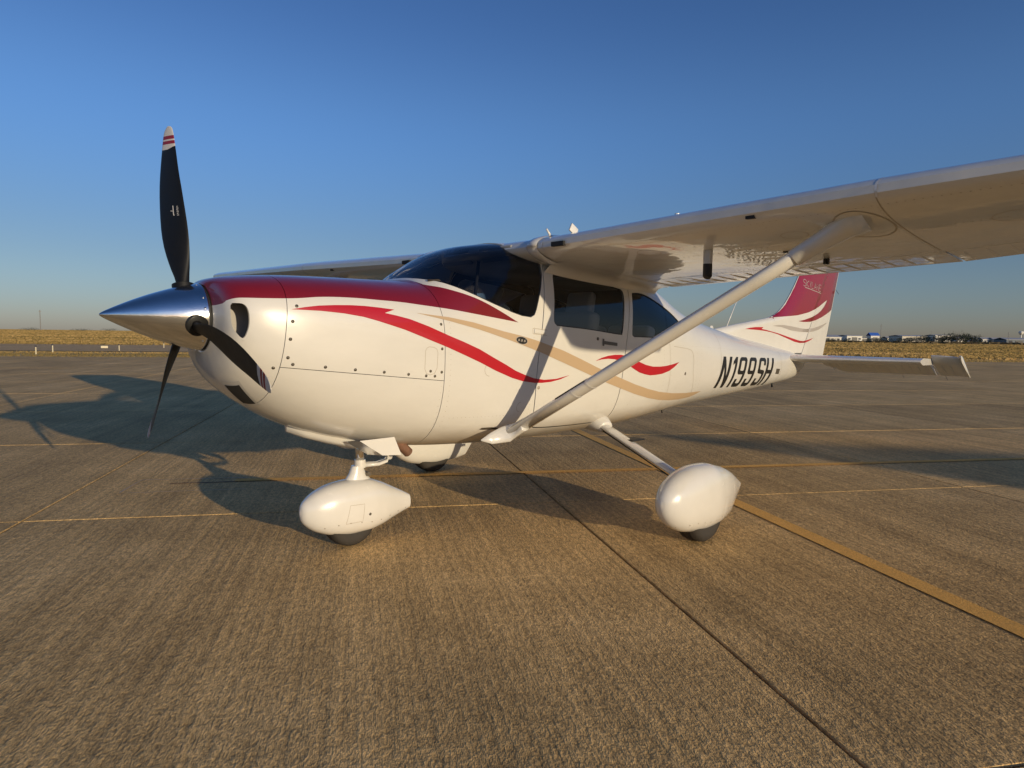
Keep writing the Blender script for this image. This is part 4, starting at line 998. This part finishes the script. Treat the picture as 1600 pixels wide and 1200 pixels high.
for y in(-.25,.25):
    mb=MB(); mb.tube([(.74,y,1.28),(.88,y,1.28)],.014,8); mb.tube([(.88,y-.13,1.37),(.88,y-.12,1.27),(.88,y,1.26),(.88,y+.12,1.27),(.88,y+.13,1.37)],.013,8); mb.make('control_yoke',rubb,ip)
MB().box((.34,-.36,.74),(2.95,.36,.76)).make('cabin_floor',lining,plane,smooth=False)
MB().box((2.95,-.36,.74),(2.98,.36,1.26)).make('rear_bulkhead',lining,plane,smooth=False)
mb=MB(); mb.tube([(1.0,0,1.5),(1.05,0,1.9)],.012,6); mb.make('windshield_post',darkint,plane)
for y in(-.22,.22):
    mb=MB(); mb.box((.98,y-.16,1.80),(1.0,y+.16,1.90),Matrix.Rotation(-.5,3,'Y'),(1,y,1.9)); bev(mb.make('sun_visor',seatm,plane),.004)

# ------------------------------------------------------------------ ground
def ground_mat(name,cols,scale,rough=.9,bumps=None,broom=None,rand=0):
    m=bpy.data.materials.new(name); m.use_nodes=True; nt=m.node_tree; b=nt.nodes['Principled BSDF']; L=nt.links; b.inputs['Roughness'].default_value=rough
    b.inputs['Specular IOR Level'].default_value=.25
    ge=nt.nodes.new('ShaderNodeNewGeometry'); pos=ge.outputs['Position']
    def noise(sc,det=4,src=pos,ro=.55):
        n=nt.nodes.new('ShaderNodeTexNoise'); n.inputs['Scale'].default_value=sc; n.inputs['Detail'].default_value=det; n.inputs['Roughness'].default_value=ro; L.new(src,n.inputs['Vector']); return n.outputs[0]
    n1=noise(scale,8,ro=.6); cr=nt.nodes.new('ShaderNodeValToRGB'); e=cr.color_ramp.elements
    e[0].position=.33; e[0].color=(*cols[0],1); e[1].position=.68; e[1].color=(*cols[-1],1)
    for i,c in enumerate(cols[1:-1]): x=e.new(.33+.35*(i+1)/(len(cols)-1)); x.color=(*c,1)
    L.new(n1,cr.inputs[0]); col=cr.outputs[0]
    def mul(a,f,lo,hi,i0=.3,i1=.7):
        mr=nt.nodes.new('ShaderNodeMapRange'); mr.inputs[1].default_value=i0; mr.inputs[2].default_value=i1; mr.inputs[3].default_value=lo; mr.inputs[4].default_value=hi; L.new(f,mr.inputs[0])
        mx=nt.nodes.new('ShaderNodeMix'); mx.data_type='RGBA'; mx.blend_type='MULTIPLY'; mx.inputs[0].default_value=1; L.new(a,mx.inputs[6]); L.new(mr.outputs[0],mx.inputs[7]); return mx.outputs[2]
    return m,nt,L,b,pos,noise,col,mul
def concrete():
    m,nt,L,b,pos,noise,col,mul=ground_mat('brushed_concrete',[(.51,.330,.136),(.605,.392,.163),(.68,.452,.20)],.55)
    mp=nt.nodes.new('ShaderNodeMapping'); mp.vector_type='POINT'; L.new(pos,mp.inputs[0]); mp.inputs['Rotation'].default_value=(0,0,-math.radians(58.8)); 
    mp2=nt.nodes.new('ShaderNodeMapping'); L.new(mp.outputs[0],mp2.inputs[0]); mp2.inputs['Scale'].default_value=(.022,1,1)
    br=noise(26,5,mp2.outputs[0],.6); br2=noise(4,4,mp2.outputs[0],.6)
    mp3=nt.nodes.new('ShaderNodeMapping'); L.new(mp.outputs[0],mp3.inputs[0]); mp3.inputs['Scale'].default_value=(.55,1,1)
    gr=noise(95,2,mp3.outputs[0],.75); gr2=noise(34,3,mp3.outputs[0])
    col=mul(col,br2,.80,1.15); col=mul(col,br,.87,1.12,.34,.66); col=mul(col,gr,.76,1.27,.38,.62); col=mul(col,gr2,.82,1.18,.38,.62); st=noise(2.3,5); col=mul(col,st,.90,1.10)
    oi=nt.nodes.new('ShaderNodeObjectInfo'); col=mul(col,oi.outputs['Random'],.87,1.09,0,1)
    sp_=noise(.9,7,ro=.7); col=mul(col,sp_,.86,1.0,.34,.42)
    L.new(col,b.inputs['Base Color'])
    def bump(h,s,d,prev=None):
        bu=nt.nodes.new('ShaderNodeBump'); bu.inputs['Strength'].default_value=s; bu.inputs['Distance'].default_value=d; L.new(h,bu.inputs['Height'])
        if prev: L.new(prev,bu.inputs['Normal'])
        return bu.outputs[0]
    n=bump(gr2,.7,.010); n=bump(gr,1,.008,n); n=bump(br,.9,.010,n)
    L.new(n,b.inputs['Normal']); return m
conc=concrete()
def grass_mat(name,cols,sc):
    m,nt,L,b,pos,noise,col,mul=ground_mat(name,cols,sc)
    mp=nt.nodes.new('ShaderNodeMapping'); L.new(pos,mp.inputs[0]); mp.inputs['Scale'].default_value=(1,1,1)
    col=mul(col,noise(.9,6),.7,1.25); col=mul(col,noise(7,4),.7,1.3)
    L.new(col,b.inputs['Base Color']); bu=nt.nodes.new('ShaderNodeBump'); bu.inputs['Strength'].default_value=1; bu.inputs['Distance'].default_value=.15; L.new(noise(5,5),bu.inputs['Height']); L.new(bu.outputs[0],b.inputs['Normal']); return m
grassM=grass_mat('dry_grass_ground',[(.42,.28,.10),(.58,.40,.16),(.40,.30,.11),(.70,.48,.20)],.028)
sealM=M('joint_sealant',(.035,.03,.028),.9)
asph,nt,L,b_,pos,noise,col,mul=ground_mat('taxiway_asphalt',[(.55,.39,.22),(.66,.47,.27)],.2); col=mul(col,noise(3,5),.85,1.15); L.new(col,b_.inputs['Base Color']); b_.inputs['Roughness'].default_value=1; b_.inputs['Specular IOR Level'].default_value=0; bu=nt.nodes.new('ShaderNodeBump'); bu.inputs['Distance'].default_value=.03; L.new(noise(30,3),bu.inputs['Height']); L.new(bu.outputs[0],b_.inputs['Normal'])
def paintM(name,c,edge=.5):
    m,nt,L,b,pos,noise,col,mul=ground_mat(name,[tuple(x*.85 for x in c),c],1.5)
    col=mul(col,noise(90,3,ro=.7),.86,1.18,.35,.65); cm=nt.nodes.new('ShaderNodeMix'); cm.data_type='RGBA'; w_=noise(9,6,ro=.75)
    mr=nt.nodes.new('ShaderNodeMapRange'); mr.inputs[1].default_value=.60; mr.inputs[2].default_value=.80; L.new(w_,mr.inputs[0]); L.new(mr.outputs[0],cm.inputs[0]); L.new(col,cm.inputs[6]); cm.inputs[7].default_value=(.52,.35,.17,1)
    L.new(cm.outputs[2],b.inputs['Base Color']); bu=nt.nodes.new('ShaderNodeBump'); bu.inputs['Strength'].default_value=.9; bu.inputs['Distance'].default_value=.010; L.new(noise(110,3,ro=.7),bu.inputs['Height']); L.new(bu.outputs[0],b.inputs['Normal']); return m
yel=paintM('worn_yellow_paint',(.88,.49,.13))
NV=Vector((.5505,.8348)); MV=Vector((.855,-.518)); N0,NS,M0,MS=.81,3.28,1.57,3.74
def mn(m,n): # point where MV.p=m and NV.p=n
    d=MV.x*NV.y-MV.y*NV.x; return Vector(((m*NV.y-MV.y*n)/d,(MV.x*n-m*NV.x)/d))
def nearland():
    # terrain: flat near the apron, gently uneven far out
    rs=[0,20,40,60,80,110,150,200,280,400,600,900,1400,2200,3500,6000]; na=128; V=[(0,0,-.06)];F=[]
    for i,r in enumerate(rs[1:]):
        for k in range(na):
            a=2*math.pi*k/na; x,y=r*math.cos(a),r*math.sin(a)
            z=-.06+(0 if r<110 else (math.sin(x*.021+1)*math.cos(y*.017)+math.sin(x*.006-y*.009))*min(.35,(r-110)/900)*.8)
            V.append((x,y,z))
    for k in range(na): F.append((0,1+k,1+(k+1)%na))
    for i in range(len(rs)-2):
        for k in range(na): F.append((1+i*na+k,1+(i+1)*na+k,1+(i+1)*na+(k+1)%na,1+i*na+(k+1)%na))
    return mk('ground',V,F,grassM,kind='structure')
nearland()
def sheet(name,P,z,mat,kind='structure',parent=None):
    return mk(name,[(p[0],p[1],z) for p in P],[tuple(range(len(P)))],mat,parent,smooth=False,kind=kind)
NE=N0+NS*9-.85
apron=bpy.data.objects.new('apron',None); COL.objects.link(apron); apron['kind']='structure'
MA,MZ=M0-12*MS,M0+24*MS
sheet('joint_filler',[mn(MA,-36),mn(MZ,-36),mn(MZ,30.4),mn(MA,30.4)],-.014,sealM,'structure',apron)
def in_view(x,y):
    d=Vector((x,y,0))-CAM; z=d.dot(_f)
    if z<.4: return False
    px=800+FPX*d.dot(RGT)/z; py=600-FPX*d.dot(UPV)/z; return -250<px<1850 and py<1500
a_=mn(M0,N0); eu=mn(M0+MS,N0)-a_; ev_=mn(M0,N0+NS)-a_
def slabmesh(o,J=.007,C=.004,D=-.05):
    # o origin corner, joint half width J, arris C
    lu,lv=eu.length,ev_.length; fu,fv=eu/lu,ev_/lv; V=[]
    for ins,z in((J,D),(J,-.007),(J+C,0.0)):
        for a,b in((ins,ins),(lu-ins,ins),(lu-ins,lv-ins),(ins,lv-ins)):
            p=o+fu*a+fv*b; V.append((p.x,p.y,z))
    F=[(8,9,10,11)]
    for r in(0,4):
        for k in range(4): F.append((r+k,r+(k+1)%4,r+4+(k+1)%4,r+4+k))
    return V,F
sv,sf=slabmesh(Vector((0,0))); sm=bpy.data.meshes.new('concrete_slab'); sm.from_pydata(sv,[],sf); sm.materials.append(conc); sm.update()
cells=[]
for i in range(-12,24):
    for j in range(-11,9):
        o_=mn(M0+i*MS,N0+j*NS); c=o_+(eu+ev_)/2; vis=any(in_view(*(o_+eu*a+ev_*b)) for a in(0,.5,1) for b in(0,.5,1))
        cells.append((not vis,(c-CAM.xy).length,o_))
cells.sort(key=lambda t:(t[0],t[1])); rest=MB()
for k,(nv,d,o_) in enumerate(cells):
    if k<260 and not nv:
        s_=bpy.data.objects.new('concrete_slab',sm); COL.objects.link(s_); s_.parent=apron; s_.location=(o_.x,o_.y,random.uniform(-.0012,.0012))
    else: rest.add(*slabmesh(o_))
rest.make('concrete_slab_field',conc,apron,smooth=False,kind='stuff')
ap=mk('apron_edge_strip',[(*mn(MA,NE+.86),-.002),(*mn(MZ,NE+.86),-.002),(*mn(MZ,NE+1.6),-.012),(*mn(MA,NE+1.6),-.012)],[(0,1,2,3)],asph,apron,smooth=False)
# taxiway beyond the grass wedge, joining the apron further right
sheet('taxiway',[mn(-60,41),mn(-8,41.5),mn(-3,38),mn(0,30.6),mn(18,30.6),mn(24,40),mn(30,50),mn(36,60),mn(20,62),mn(-60,62)],-.03,asph)
sheet('old_taxiway',[mn(-70,96),mn(200,130),mn(200,134),mn(-70,99)],-.02,asph)
# painted lines on the apron
pl=bpy.data.objects.new('painted_lines',None); COL.objects.link(pl); pl.parent=apron
def pline(P,wd,mat=yel,z=.0045,name='painted_line'):
    mb=MB(); P=[Vector(p) for p in P]; V=[]
    for i,p in enumerate(P):
        t=(P[min(i+1,len(P)-1)]-P[max(i-1,0)]).normalized(); n_=Vector((-t.y,t.x))*wd/2; V+=[(*(p-n_),z),(*(p+n_),z)]
    return mk(name,V,[(2*i,2*i+1,2*i+3,2*i+2)[::-1] for i in range(len(P)-1)],mat,apron,smooth=False)
bpy.data.objects.remove(pl)
pline([mn(2.965,-9),mn(2.965,14.0),mn(2.965,24)],.125)
pline([mn(-1.0,1.915),mn(12,1.905),mn(30,1.9)],.095,z=.006)
whitel=paintM('worn_white_paint',(.50,.44,.36))
# saw-cut repair outline
cutm=M('pale_joint_fill',(.50,.42,.32),.8)
def thin(P,wd,mat): return pline(P,wd,mat,.003,'saw_cut')
thin([(-.70,2.35),(-.44,2.73),(.28,2.24)],.012,cutm); thin([(-.66,2.30),(.1,1.83)],.008,cutm)
thin([(-.30,2.43),(.30,2.05)],.022,M('rusty_stain',(.16,.09,.05),.9))
# dry grass tufts along the apron edge: short blades, denser clumps, colours by noise
def tuftM():
    m=bpy.data.materials.new('dry_grass_blades'); m.use_nodes=True; nt=m.node_tree; b=nt.nodes['Principled BSDF']; L=nt.links
    ge=nt.nodes.new('ShaderNodeNewGeometry'); n=nt.nodes.new('ShaderNodeTexNoise'); n.inputs['Scale'].default_value=1; n.inputs['Detail'].default_value=9; n.inputs['Roughness'].default_value=.62; mp=nt.nodes.new('ShaderNodeMapping'); mp.inputs['Rotation'].default_value=(0,0,math.radians(33.4)); L.new(ge.outputs['Position'],mp.inputs[0]); m2=nt.nodes.new('ShaderNodeMapping'); m2.inputs['Scale'].default_value=(.012,.16,.3); L.new(mp.outputs[0],m2.inputs[0]); L.new(m2.outputs[0],n.inputs[0])
    cr=nt.nodes.new('ShaderNodeValToRGB'); e=cr.color_ramp.elements; e[0].position=.36; e[0].color=(.27,.205,.075,1); e[1].position=.66; e[1].color=(.80,.54,.23,1); x=e.new(.5); x.color=(.50,.34,.125,1)
    L.new(n.outputs[0],cr.inputs[0]); L.new(cr.outputs[0],b.inputs['Base Color']); b.inputs['Roughness'].default_value=1; b.inputs['Specular IOR Level'].default_value=0; tr=nt.nodes.new('ShaderNodeBsdfTranslucent'); L.new(cr.outputs[0],tr.inputs[0]); ms=nt.nodes.new('ShaderNodeMixShader'); ms.inputs[0].default_value=.5; L.new(b.outputs[0],ms.inputs[1]); L.new(tr.outputs[0],ms.inputs[2]); L.new(ms.outputs[0],nt.nodes['Material Output'].inputs[0]); return m
tm=tuftM()
rng=np.random.default_rng(3)
def tufts(name,count,mr,nr,h,ok=None,pw=1.0):
    m=rng.uniform(*mr,count); n=nr[0]+(nr[1]-nr[0])*rng.uniform(0,1,count)**pw
    d=MV.x*NV.y-MV.y*NV.x; x=(m*NV.y-MV.y*n)/d; y=(MV.x*n-m*NV.x)/d
    keep=np.ones(count,bool) if ok is None else ok(m,n); x,y=x[keep],y[keep]; c=len(x)
    # clumping
    cl=np.sin(x*.9+np.sin(y*.7)*2)*np.sin(y*.8+np.sin(x*.5)*2); keep=rng.uniform(-4,1,c)<cl; x,y=x[keep],y[keep]; c=len(x)
    hh=h*rng.uniform(.4,1.3,c); a=rng.uniform(0,math.pi,c); wd=rng.uniform(.012,.04,c); lx,ly=rng.normal(0,.25,c)*hh,rng.normal(0,.25,c)*hh
    V=np.zeros((c,4,3)); V[:,0]=np.stack([x-np.cos(a)*wd,y-np.sin(a)*wd,np.full(c,-.07)],1); V[:,1]=np.stack([x+np.cos(a)*wd,y+np.sin(a)*wd,np.full(c,-.07)],1)
    V[:,2]=np.stack([x+np.cos(a)*wd*.5+lx,y+np.sin(a)*wd*.5+ly,hh-.06],1); V[:,3]=np.stack([x-np.cos(a)*wd*.3+lx*.6,y-np.sin(a)*wd*.3+ly*.6,hh*.7-.06],1)
    me=bpy.data.meshes.new(name); me.vertices.add(4*c); me.vertices.foreach_set('co',V.reshape(-1)); me.loops.add(4*c); me.loops.foreach_set('vertex_index',np.arange(4*c)); me.polygons.add(c); me.polygons.foreach_set('loop_start',np.arange(c)*4)
    me.update(calc_edges=True); me.validate(); me.materials.append(tm); o=bpy.data.objects.new(name,me); COL.objects.link(o); o['kind']='stuff'; return o
tufts('dry_grass',140000,(20,140),(30.6,80),.07,lambda m,n:(n>31)&(m>19+(n-30.6)*.62),1.6)
tufts('dry_grass',40000,(-45,7),(30.4,41),.05,lambda m,n:(n<40.5)&(m<-.5-(n-30.6)*.45))
def tufts_far(count,br,dr,ok):
    th=np.radians(rng.uniform(*br,count)); d=dr[0]*(dr[1]/dr[0])**rng.uniform(0,1,count); x=CAM.x+d*np.cos(th); y=CAM.y+d*np.sin(th)
    keep=ok(MV.x*x+MV.y*y,NV.x*x+NV.y*y); x,y,d=x[keep],y[keep],d[keep]; c=len(x); a=rng.uniform(0,math.pi,c); wd=d*rng.uniform(.0006,.003,c); hh=rng.uniform(.05,.17,c)*(1+d/350)
    V=np.zeros((c,4,3)); g=np.where(d>100,.35*np.clip((d-110)/900,0,1),0)-.06
    for i,(sg,q,hq) in enumerate(((-1,1,-.3),(1,1,-.3),(1,.6,1),(-1,.5,.8))): V[:,i]=np.stack([x+sg*q*np.cos(a)*wd,y+sg*q*np.sin(a)*wd,g+hh*hq],1)
    me=bpy.data.meshes.new('dry_grass'); me.vertices.add(4*c); me.vertices.foreach_set('co',V.reshape(-1)); me.loops.add(4*c); me.loops.foreach_set('vertex_index',np.arange(4*c)); me.polygons.add(c); me.polygons.foreach_set('loop_start',np.arange(c)*4)
    me.update(calc_edges=True); me.validate(); me.materials.append(tm); o=bpy.data.objects.new('dry_grass',me); COL.objects.link(o); o['kind']='stuff'
tufts_far(60000,(68,96),(62,1500),lambda m,n:(n>63))
tufts_far(80000,(3,30),(60,1500),lambda m,n:(m>20+(n-30.6)*.62)|(n>63))
tufts_far(30000,(30,68),(70,1200),lambda m,n:(n>67))
# ------------------------------------------------------------------ far things
def far(b,d): a=math.radians(b); return Vector((CAM.x+d*math.cos(a),CAM.y+d*math.sin(a),0))
# taxiway edge markers
mkw=M('marker_white',(.62,.55,.38),.6); mkb=M('marker_dark_cap',(.03,.03,.05),.5); mky=M('marker_amber',(.75,.48,.12),.5)
for k,(b,d,h,lab) in enumerate([(81.96,44,.42,'thin pale taxiway edge marker at the far left of the grass, nearest the apron'),(81.33-.35,47,.46,'pale taxiway edge marker just right of the leftmost one'),(76.88,50,.40,'pale edge marker on the grass, below the spinner tip'),(73.9,58,.40,'pale edge marker farthest right on the grass, beside the spinner underside')]):
    e=empty('edge_marker',lab,'edge marker',far(b,d),0,'taxiway edge markers in the dry grass')
    mb=MB(); mb.tube([(0,0,-.1),(0,0,h*.8)],.032,10); mb.make('post',mkw,e,angle=40); mb=MB(); mb.tube([(0,0,h*.8),(0,0,h*.95),(0,0,h)],[.045,.045,.02],10); mb.make('cap',mkb,e,angle=40)
e=empty('taxiway_sign','small white block lying at the taxiway edge beyond the grass','sign',far(77.82,57),math.radians(-12))
mb=MB(); mb.box((-.22,-.06,-.02),(.22,.06,.14)); mb.make('sign_face',mkw,e,smooth=False); mb=MB(); mb.box((-.2,-.03,-.1),(.2,.03,-.025)); mb.make('leg',mkb,e,smooth=False)
# trees
leafM=M('dark_evergreen_leaves',(.045,.055,.025),.8,var=.5,vscale=1.2); twig=M('bare_twig',(.22,.17,.12),.9); bark=M('tree_bark',(.10,.075,.05),.9)
def tree(b,d,h,wd,lab,name='evergreen_tree',bare=False):
    e=empty(name,lab,'tree',far(b,d),0,None); r=random.Random(int(b*100)); mb=MB()
    th=h*.35; mb.tube([(0,0,-.2),(.05,0,th*.6),(0,0,th),(0,.1,h*.6)],[.09*h*.35,.07*h*.3,.05*h*.3,.02],7)
    for k in range(6 if not bare else 16):
        a=r.uniform(0,6.28); q=r.uniform(.35,.9); mb.tube([(0,0,th*r.uniform(.5,1.2)),(math.cos(a)*wd*.25,math.sin(a)*wd*.25,h*.5),(math.cos(a)*wd*.45*q,math.sin(a)*wd*.45*q,h*r.uniform(.65,.97))],[.03*h*.3,.02*h*.3,.01],5)
    mb.make('trunk',bark,e); mb=MB()
    lobes=[(r.uniform(-.33,.33)*wd,r.uniform(-.33,.33)*wd,h*r.uniform(.4,.75),r.uniform(.16,.28)*wd) for _ in range(9)]
    for k in range(520 if not bare else 700):
        lx,ly,lz,lr=r.choice(lobes); v=Vector((r.gauss(0,1),r.gauss(0,1),r.gauss(0,1))).normalized()*lr*r.uniform(.5,1.05)
        p=Vector((lx,ly,lz))+Vector((v.x,v.y,v.z*min(1,h*.3/max(lr,.1)))); 
        if p.z<.05*h: continue
        s_=r.uniform(.08,.2)*(h/4)
        u=Vector((r.gauss(0,1),r.gauss(0,1),r.gauss(0,1))).normalized(); w_=u.orthogonal().normalized()
        if bare: mb.add([p-u*s_*2,p+u*s_*2,p+u*s_*2+w_*.025],[(0,1,2)])
        else: mb.add([p-u*s_-w_*s_*.6,p+u*s_-w_*s_*.5,p+u*s_*.8+w_*s_,p-u*s_*.9+w_*s_*.7],[(0,1,2,3)])
    mb.make('crown' if not bare else 'twigs',leafM if not bare else twig,e,smooth=False)
    return e
for b,d,h,wd,lab in[(20.0,320,2.2,6,'small dark bush at the fin, leftmost of the far row'),(15.85,330,3.1,8.5,'round dark tree left of the long pale building'),(14.89,330,2.6,6,'low dark tree in front of the left end of the long pale building'),
  (14.11,320,3.3,7,'dark tree in front of the middle of the long pale building'),(13.54,320,3.6,6,'dark round tree in front of the right end of the long pale building'),
  (12.86,300,3.6,8,'dark tree between the long building and the white block'),(12.27,300,3.7,8,'dark tree in front of the white block'),(11.75,300,4.6,7,'tall dark tree at the left foot of the bare tree'),(11.2,295,4.2,7,'dark tree at the right foot of the bare tree'),
  (10.47,300,3.9,6.5,'dark round tree standing alone right of the bare tree'),(10.2,310,2.6,5,'low dark bush right of the lone round tree'),(17.0,340,2.5,6,'dark bush left of the blue-roofed building'),(18.6,330,2.2,5,'dark bush before the white cube building'),(16.3,335,2.3,5,'dark bush right of the blue-roofed building'),(9.1,330,2.0,8,'flat dark shrub near the right edge of the row'),(19.3,330,2.0,5,'dark bush left of the white cube building')]:
    tree(b,d,h,wd,lab)
tree(11.36,306,6.0,9.5,'tall bare tree with grey-brown twigs rising above the dark trees','bare_tree',True)
for b,lab in((82.3,'far low tree on the left horizon'),(77.4,'far low tree on the horizon right of the thin mast'),(79.2,'tiny far tree on the horizon between the two low trees')):
    tree(b,650,3.0,16,lab)
# distant scrub line
mb=MB(); r=random.Random(5)
for k in range(2600):
    b=r.uniform(5,24) if k<2200 else r.uniform(70,90); d=r.uniform(330,620) if k<2200 else r.uniform(600,900); p=far(b,d); s_=r.uniform(.4,1.1)*(1 if k<2200 else .5)
    a=r.uniform(0,3.14); mb.add([p+Vector((-math.cos(a)*s_*2,-math.sin(a)*s_*2,-.3)),p+Vector((math.cos(a)*s_*2,math.sin(a)*s_*2,-.3)),p+Vector((math.cos(a)*s_,math.sin(a)*s_,s_*.9)),p+Vector((-math.cos(a)*s_,-math.sin(a)*s_,s_*1.1))],[(0,1,2,3)])
mb.make('far_scrub',M('scrub',(.12,.09,.045),.95,var=.4,vscale=.1),smooth=False,kind='stuff')
# buildings
bw=M('white_metal_wall',(.70,.68,.62),.6,var=.08,vscale=.3); bcream=M('cream_wall',(.60,.55,.45),.7,var=.08,vscale=.3); broof=M('grey_metal_roof',(.42,.41,.40),.5); bdark=M('dark_opening',(.03,.03,.035),.5); bblue=M('blue_tank_paint',(.05,.14,.50),.5); bglass=M('window_dark_glass',(.05,.06,.08),.15)
def building(b,d,L_,dp,h,lab,wall=bw,roof=broof,rh=.8,nwin=6,ndoor=1,rot=None,cat='building'):
    p=far(b,d); e=empty('building',lab,cat,p,math.radians(b-90+32 if rot is None else rot))
    mb=MB(); mb.box((-L_/2,0,-.5),(L_/2,dp,h)); mb.make('wall',wall,e,smooth=False)
    mb=MB(); mb.rings([[(x,-.3,h+.003),(x,dp/2,h+rh),(x,dp+.3,h+.003),(x,dp+.3,h+.15),(x,dp/2,h+rh+.18),(x,-.3,h+.15)] for x in(-L_/2-.3,L_/2+.3)]); recalc(mb.make('roof',roof,e,smooth=False))
    for k in range(nwin):
        x=-L_/2+L_*(k+.5)/nwin
        if ndoor and k%max(1,nwin//ndoor)==1: mb=MB(); mb.box((x-1.6,-.12,-.3),(x+1.6,.05,min(h*.8,3.2))); mb.make('door',bdark,e,smooth=False)
        else:
            mb=MB(); mb.box((x-.7,-.08,h*.4),(x+.7,.05,h*.4+1.0)); mb.make('window',bglass,e,smooth=False)
    return e
building(19.75,400,14,8,2.6,'low white shed with flat pale roof, leftmost of the far buildings next to the fin',nwin=4)
building(19.0,430,12,8,3.2,'low grey-roofed shed between the leftmost shed and the white cube building',bcream,nwin=4)
building(18.0,420,9,9,3.5,'white cube building with a dark door, left of the thin pole',bw,rh=.4,nwin=3)
building(17.5,425,6,8,2.3,'small low annex on the right of the white cube building',bw,rh=.3,nwin=2)
building(14.05,400,12.5,12,3.5,'long pale flat warehouse behind the dark trees',bcream,rh=.5,nwin=5,ndoor=2)
building(12.25,450,9,9,4.4,'white block half hidden behind dark trees left of the bare tree',bw,rh=.4,nwin=4)
building(16.6,505,6,5,4.2,'distant building with a bright blue roof',bw,bblue,rh=2.0,nwin=3)
building(7.6,400,15,10,2.3,'low dark-roofed building at the right edge of the picture',M('bluegrey_wall',(.12,.15,.18),.6),rh=.9,nwin=4)
for k,b in enumerate((20.6,15.3,9.9,9.4,8.9,10.9)):
    building(b,560,8+3*(k%2),8,2.8,['far white house behind the fin edge','small far white house left of the long pale warehouse','small far white house right of the lone round tree','second small far house right of the lone round tree','small far house left of the thin dark pole','far white house between the bare tree and the lone tree'][k],bw,rh=1.2,nwin=3)
polem=M('pole_grey',(.20,.19,.18),.6)
def pole(b,d,h,lab,name='utility_pole',arms=True,r=.12):
    e=empty(name,lab,'pole',far(b,d)); mb=MB(); mb.tube([(0,0,-.3),(0,0,h)],[r,r*.6],8); mb.make('shaft',polem,e)
    if arms: mb=MB(); mb.box((-1,-.08,h*.9),(1,.08,h*.9+.15)); mb.make('crossarm',polem,e,smooth=False)
    return e
pole(16.24,350,8.8,'tall thin grey pole beside the blue-roofed building','light_pole'); pole(17.1,350,3.6,'short thin pole left of the blue roof',arms=False); pole(8.43,350,5.4,'dark thin pole near the right edge of the picture'); pole(13.0,520,8,'very thin far pole left of the bare tree',r=.08)
e=empty('water_tower','white far water tower at the right edge of the picture','water tower',far(7.75,900))
mb=MB(); mb.tube([(0,0,-1),(0,0,9.5)],[.9,.6],12); mb.make('stem',bw,e); mb=MB(); mb.tube([(0,0,9),(0,0,10),(0,0,11.5),(0,0,12.8),(0,0,13.2)],[.7,1.8,2.5,2.0,.3],20); mb.make('tank',bw,e)
e=empty('radio_mast','thin lattice radio mast on the left horizon','mast',far(81.64,900))
mb=MB()
for k in range(3):
    a=2*math.pi*k/3; mb.tube([(.4*math.cos(a),.4*math.sin(a),-1),(.25*math.cos(a),.25*math.sin(a),23)],.16,5)
for i in range(14): 
    z=i*1.6+.5
    for k in range(3): a=2*math.pi*k/3; c=2*math.pi*(k+1)/3; mb.tube([(.38*math.cos(a),.38*math.sin(a),z),(.38*math.cos(c),.38*math.sin(c),z+1.4)],.06,4)
mb.make('lattice',polem,e,smooth=False); mb=MB(); mb.box((-1.2,-.3,21.2),(1.2,.3,21.8)); mb.make('antenna',polem,e,smooth=False)
# assumed building, unseen behind the photographer, shaped to throw the soft shadow at right
e=empty('assumed_hangar','assumed pale metal building out of view, its sloping roof shaped to throw the soft shadow','assumed_hangar',(3.75,-31,0))
hw_=M('assumed_hangar_sheeting',(.45,.44,.42),.6); mb=MB()
mb.rings([[(0,y,-.1),(0,y,5.02),(14,y,1.30),(14,y,-.1)] for y in(0,-12)]); recalc(mb.make('wall',hw_,e,smooth=False))
mb=MB(); mb.rings([[(-.1,y,5.05),(14.2,y,1.27),(14.2,y,1.37),(-.1,y,5.15)] for y in(.15,-12.2)]); recalc(mb.make('roof',broof,e,smooth=False))
mb=MB(); mb.box((1.5,.01,0),(7,.06,3.2)); mb.make('assumed_hangar_door',bdark,e,smooth=False)
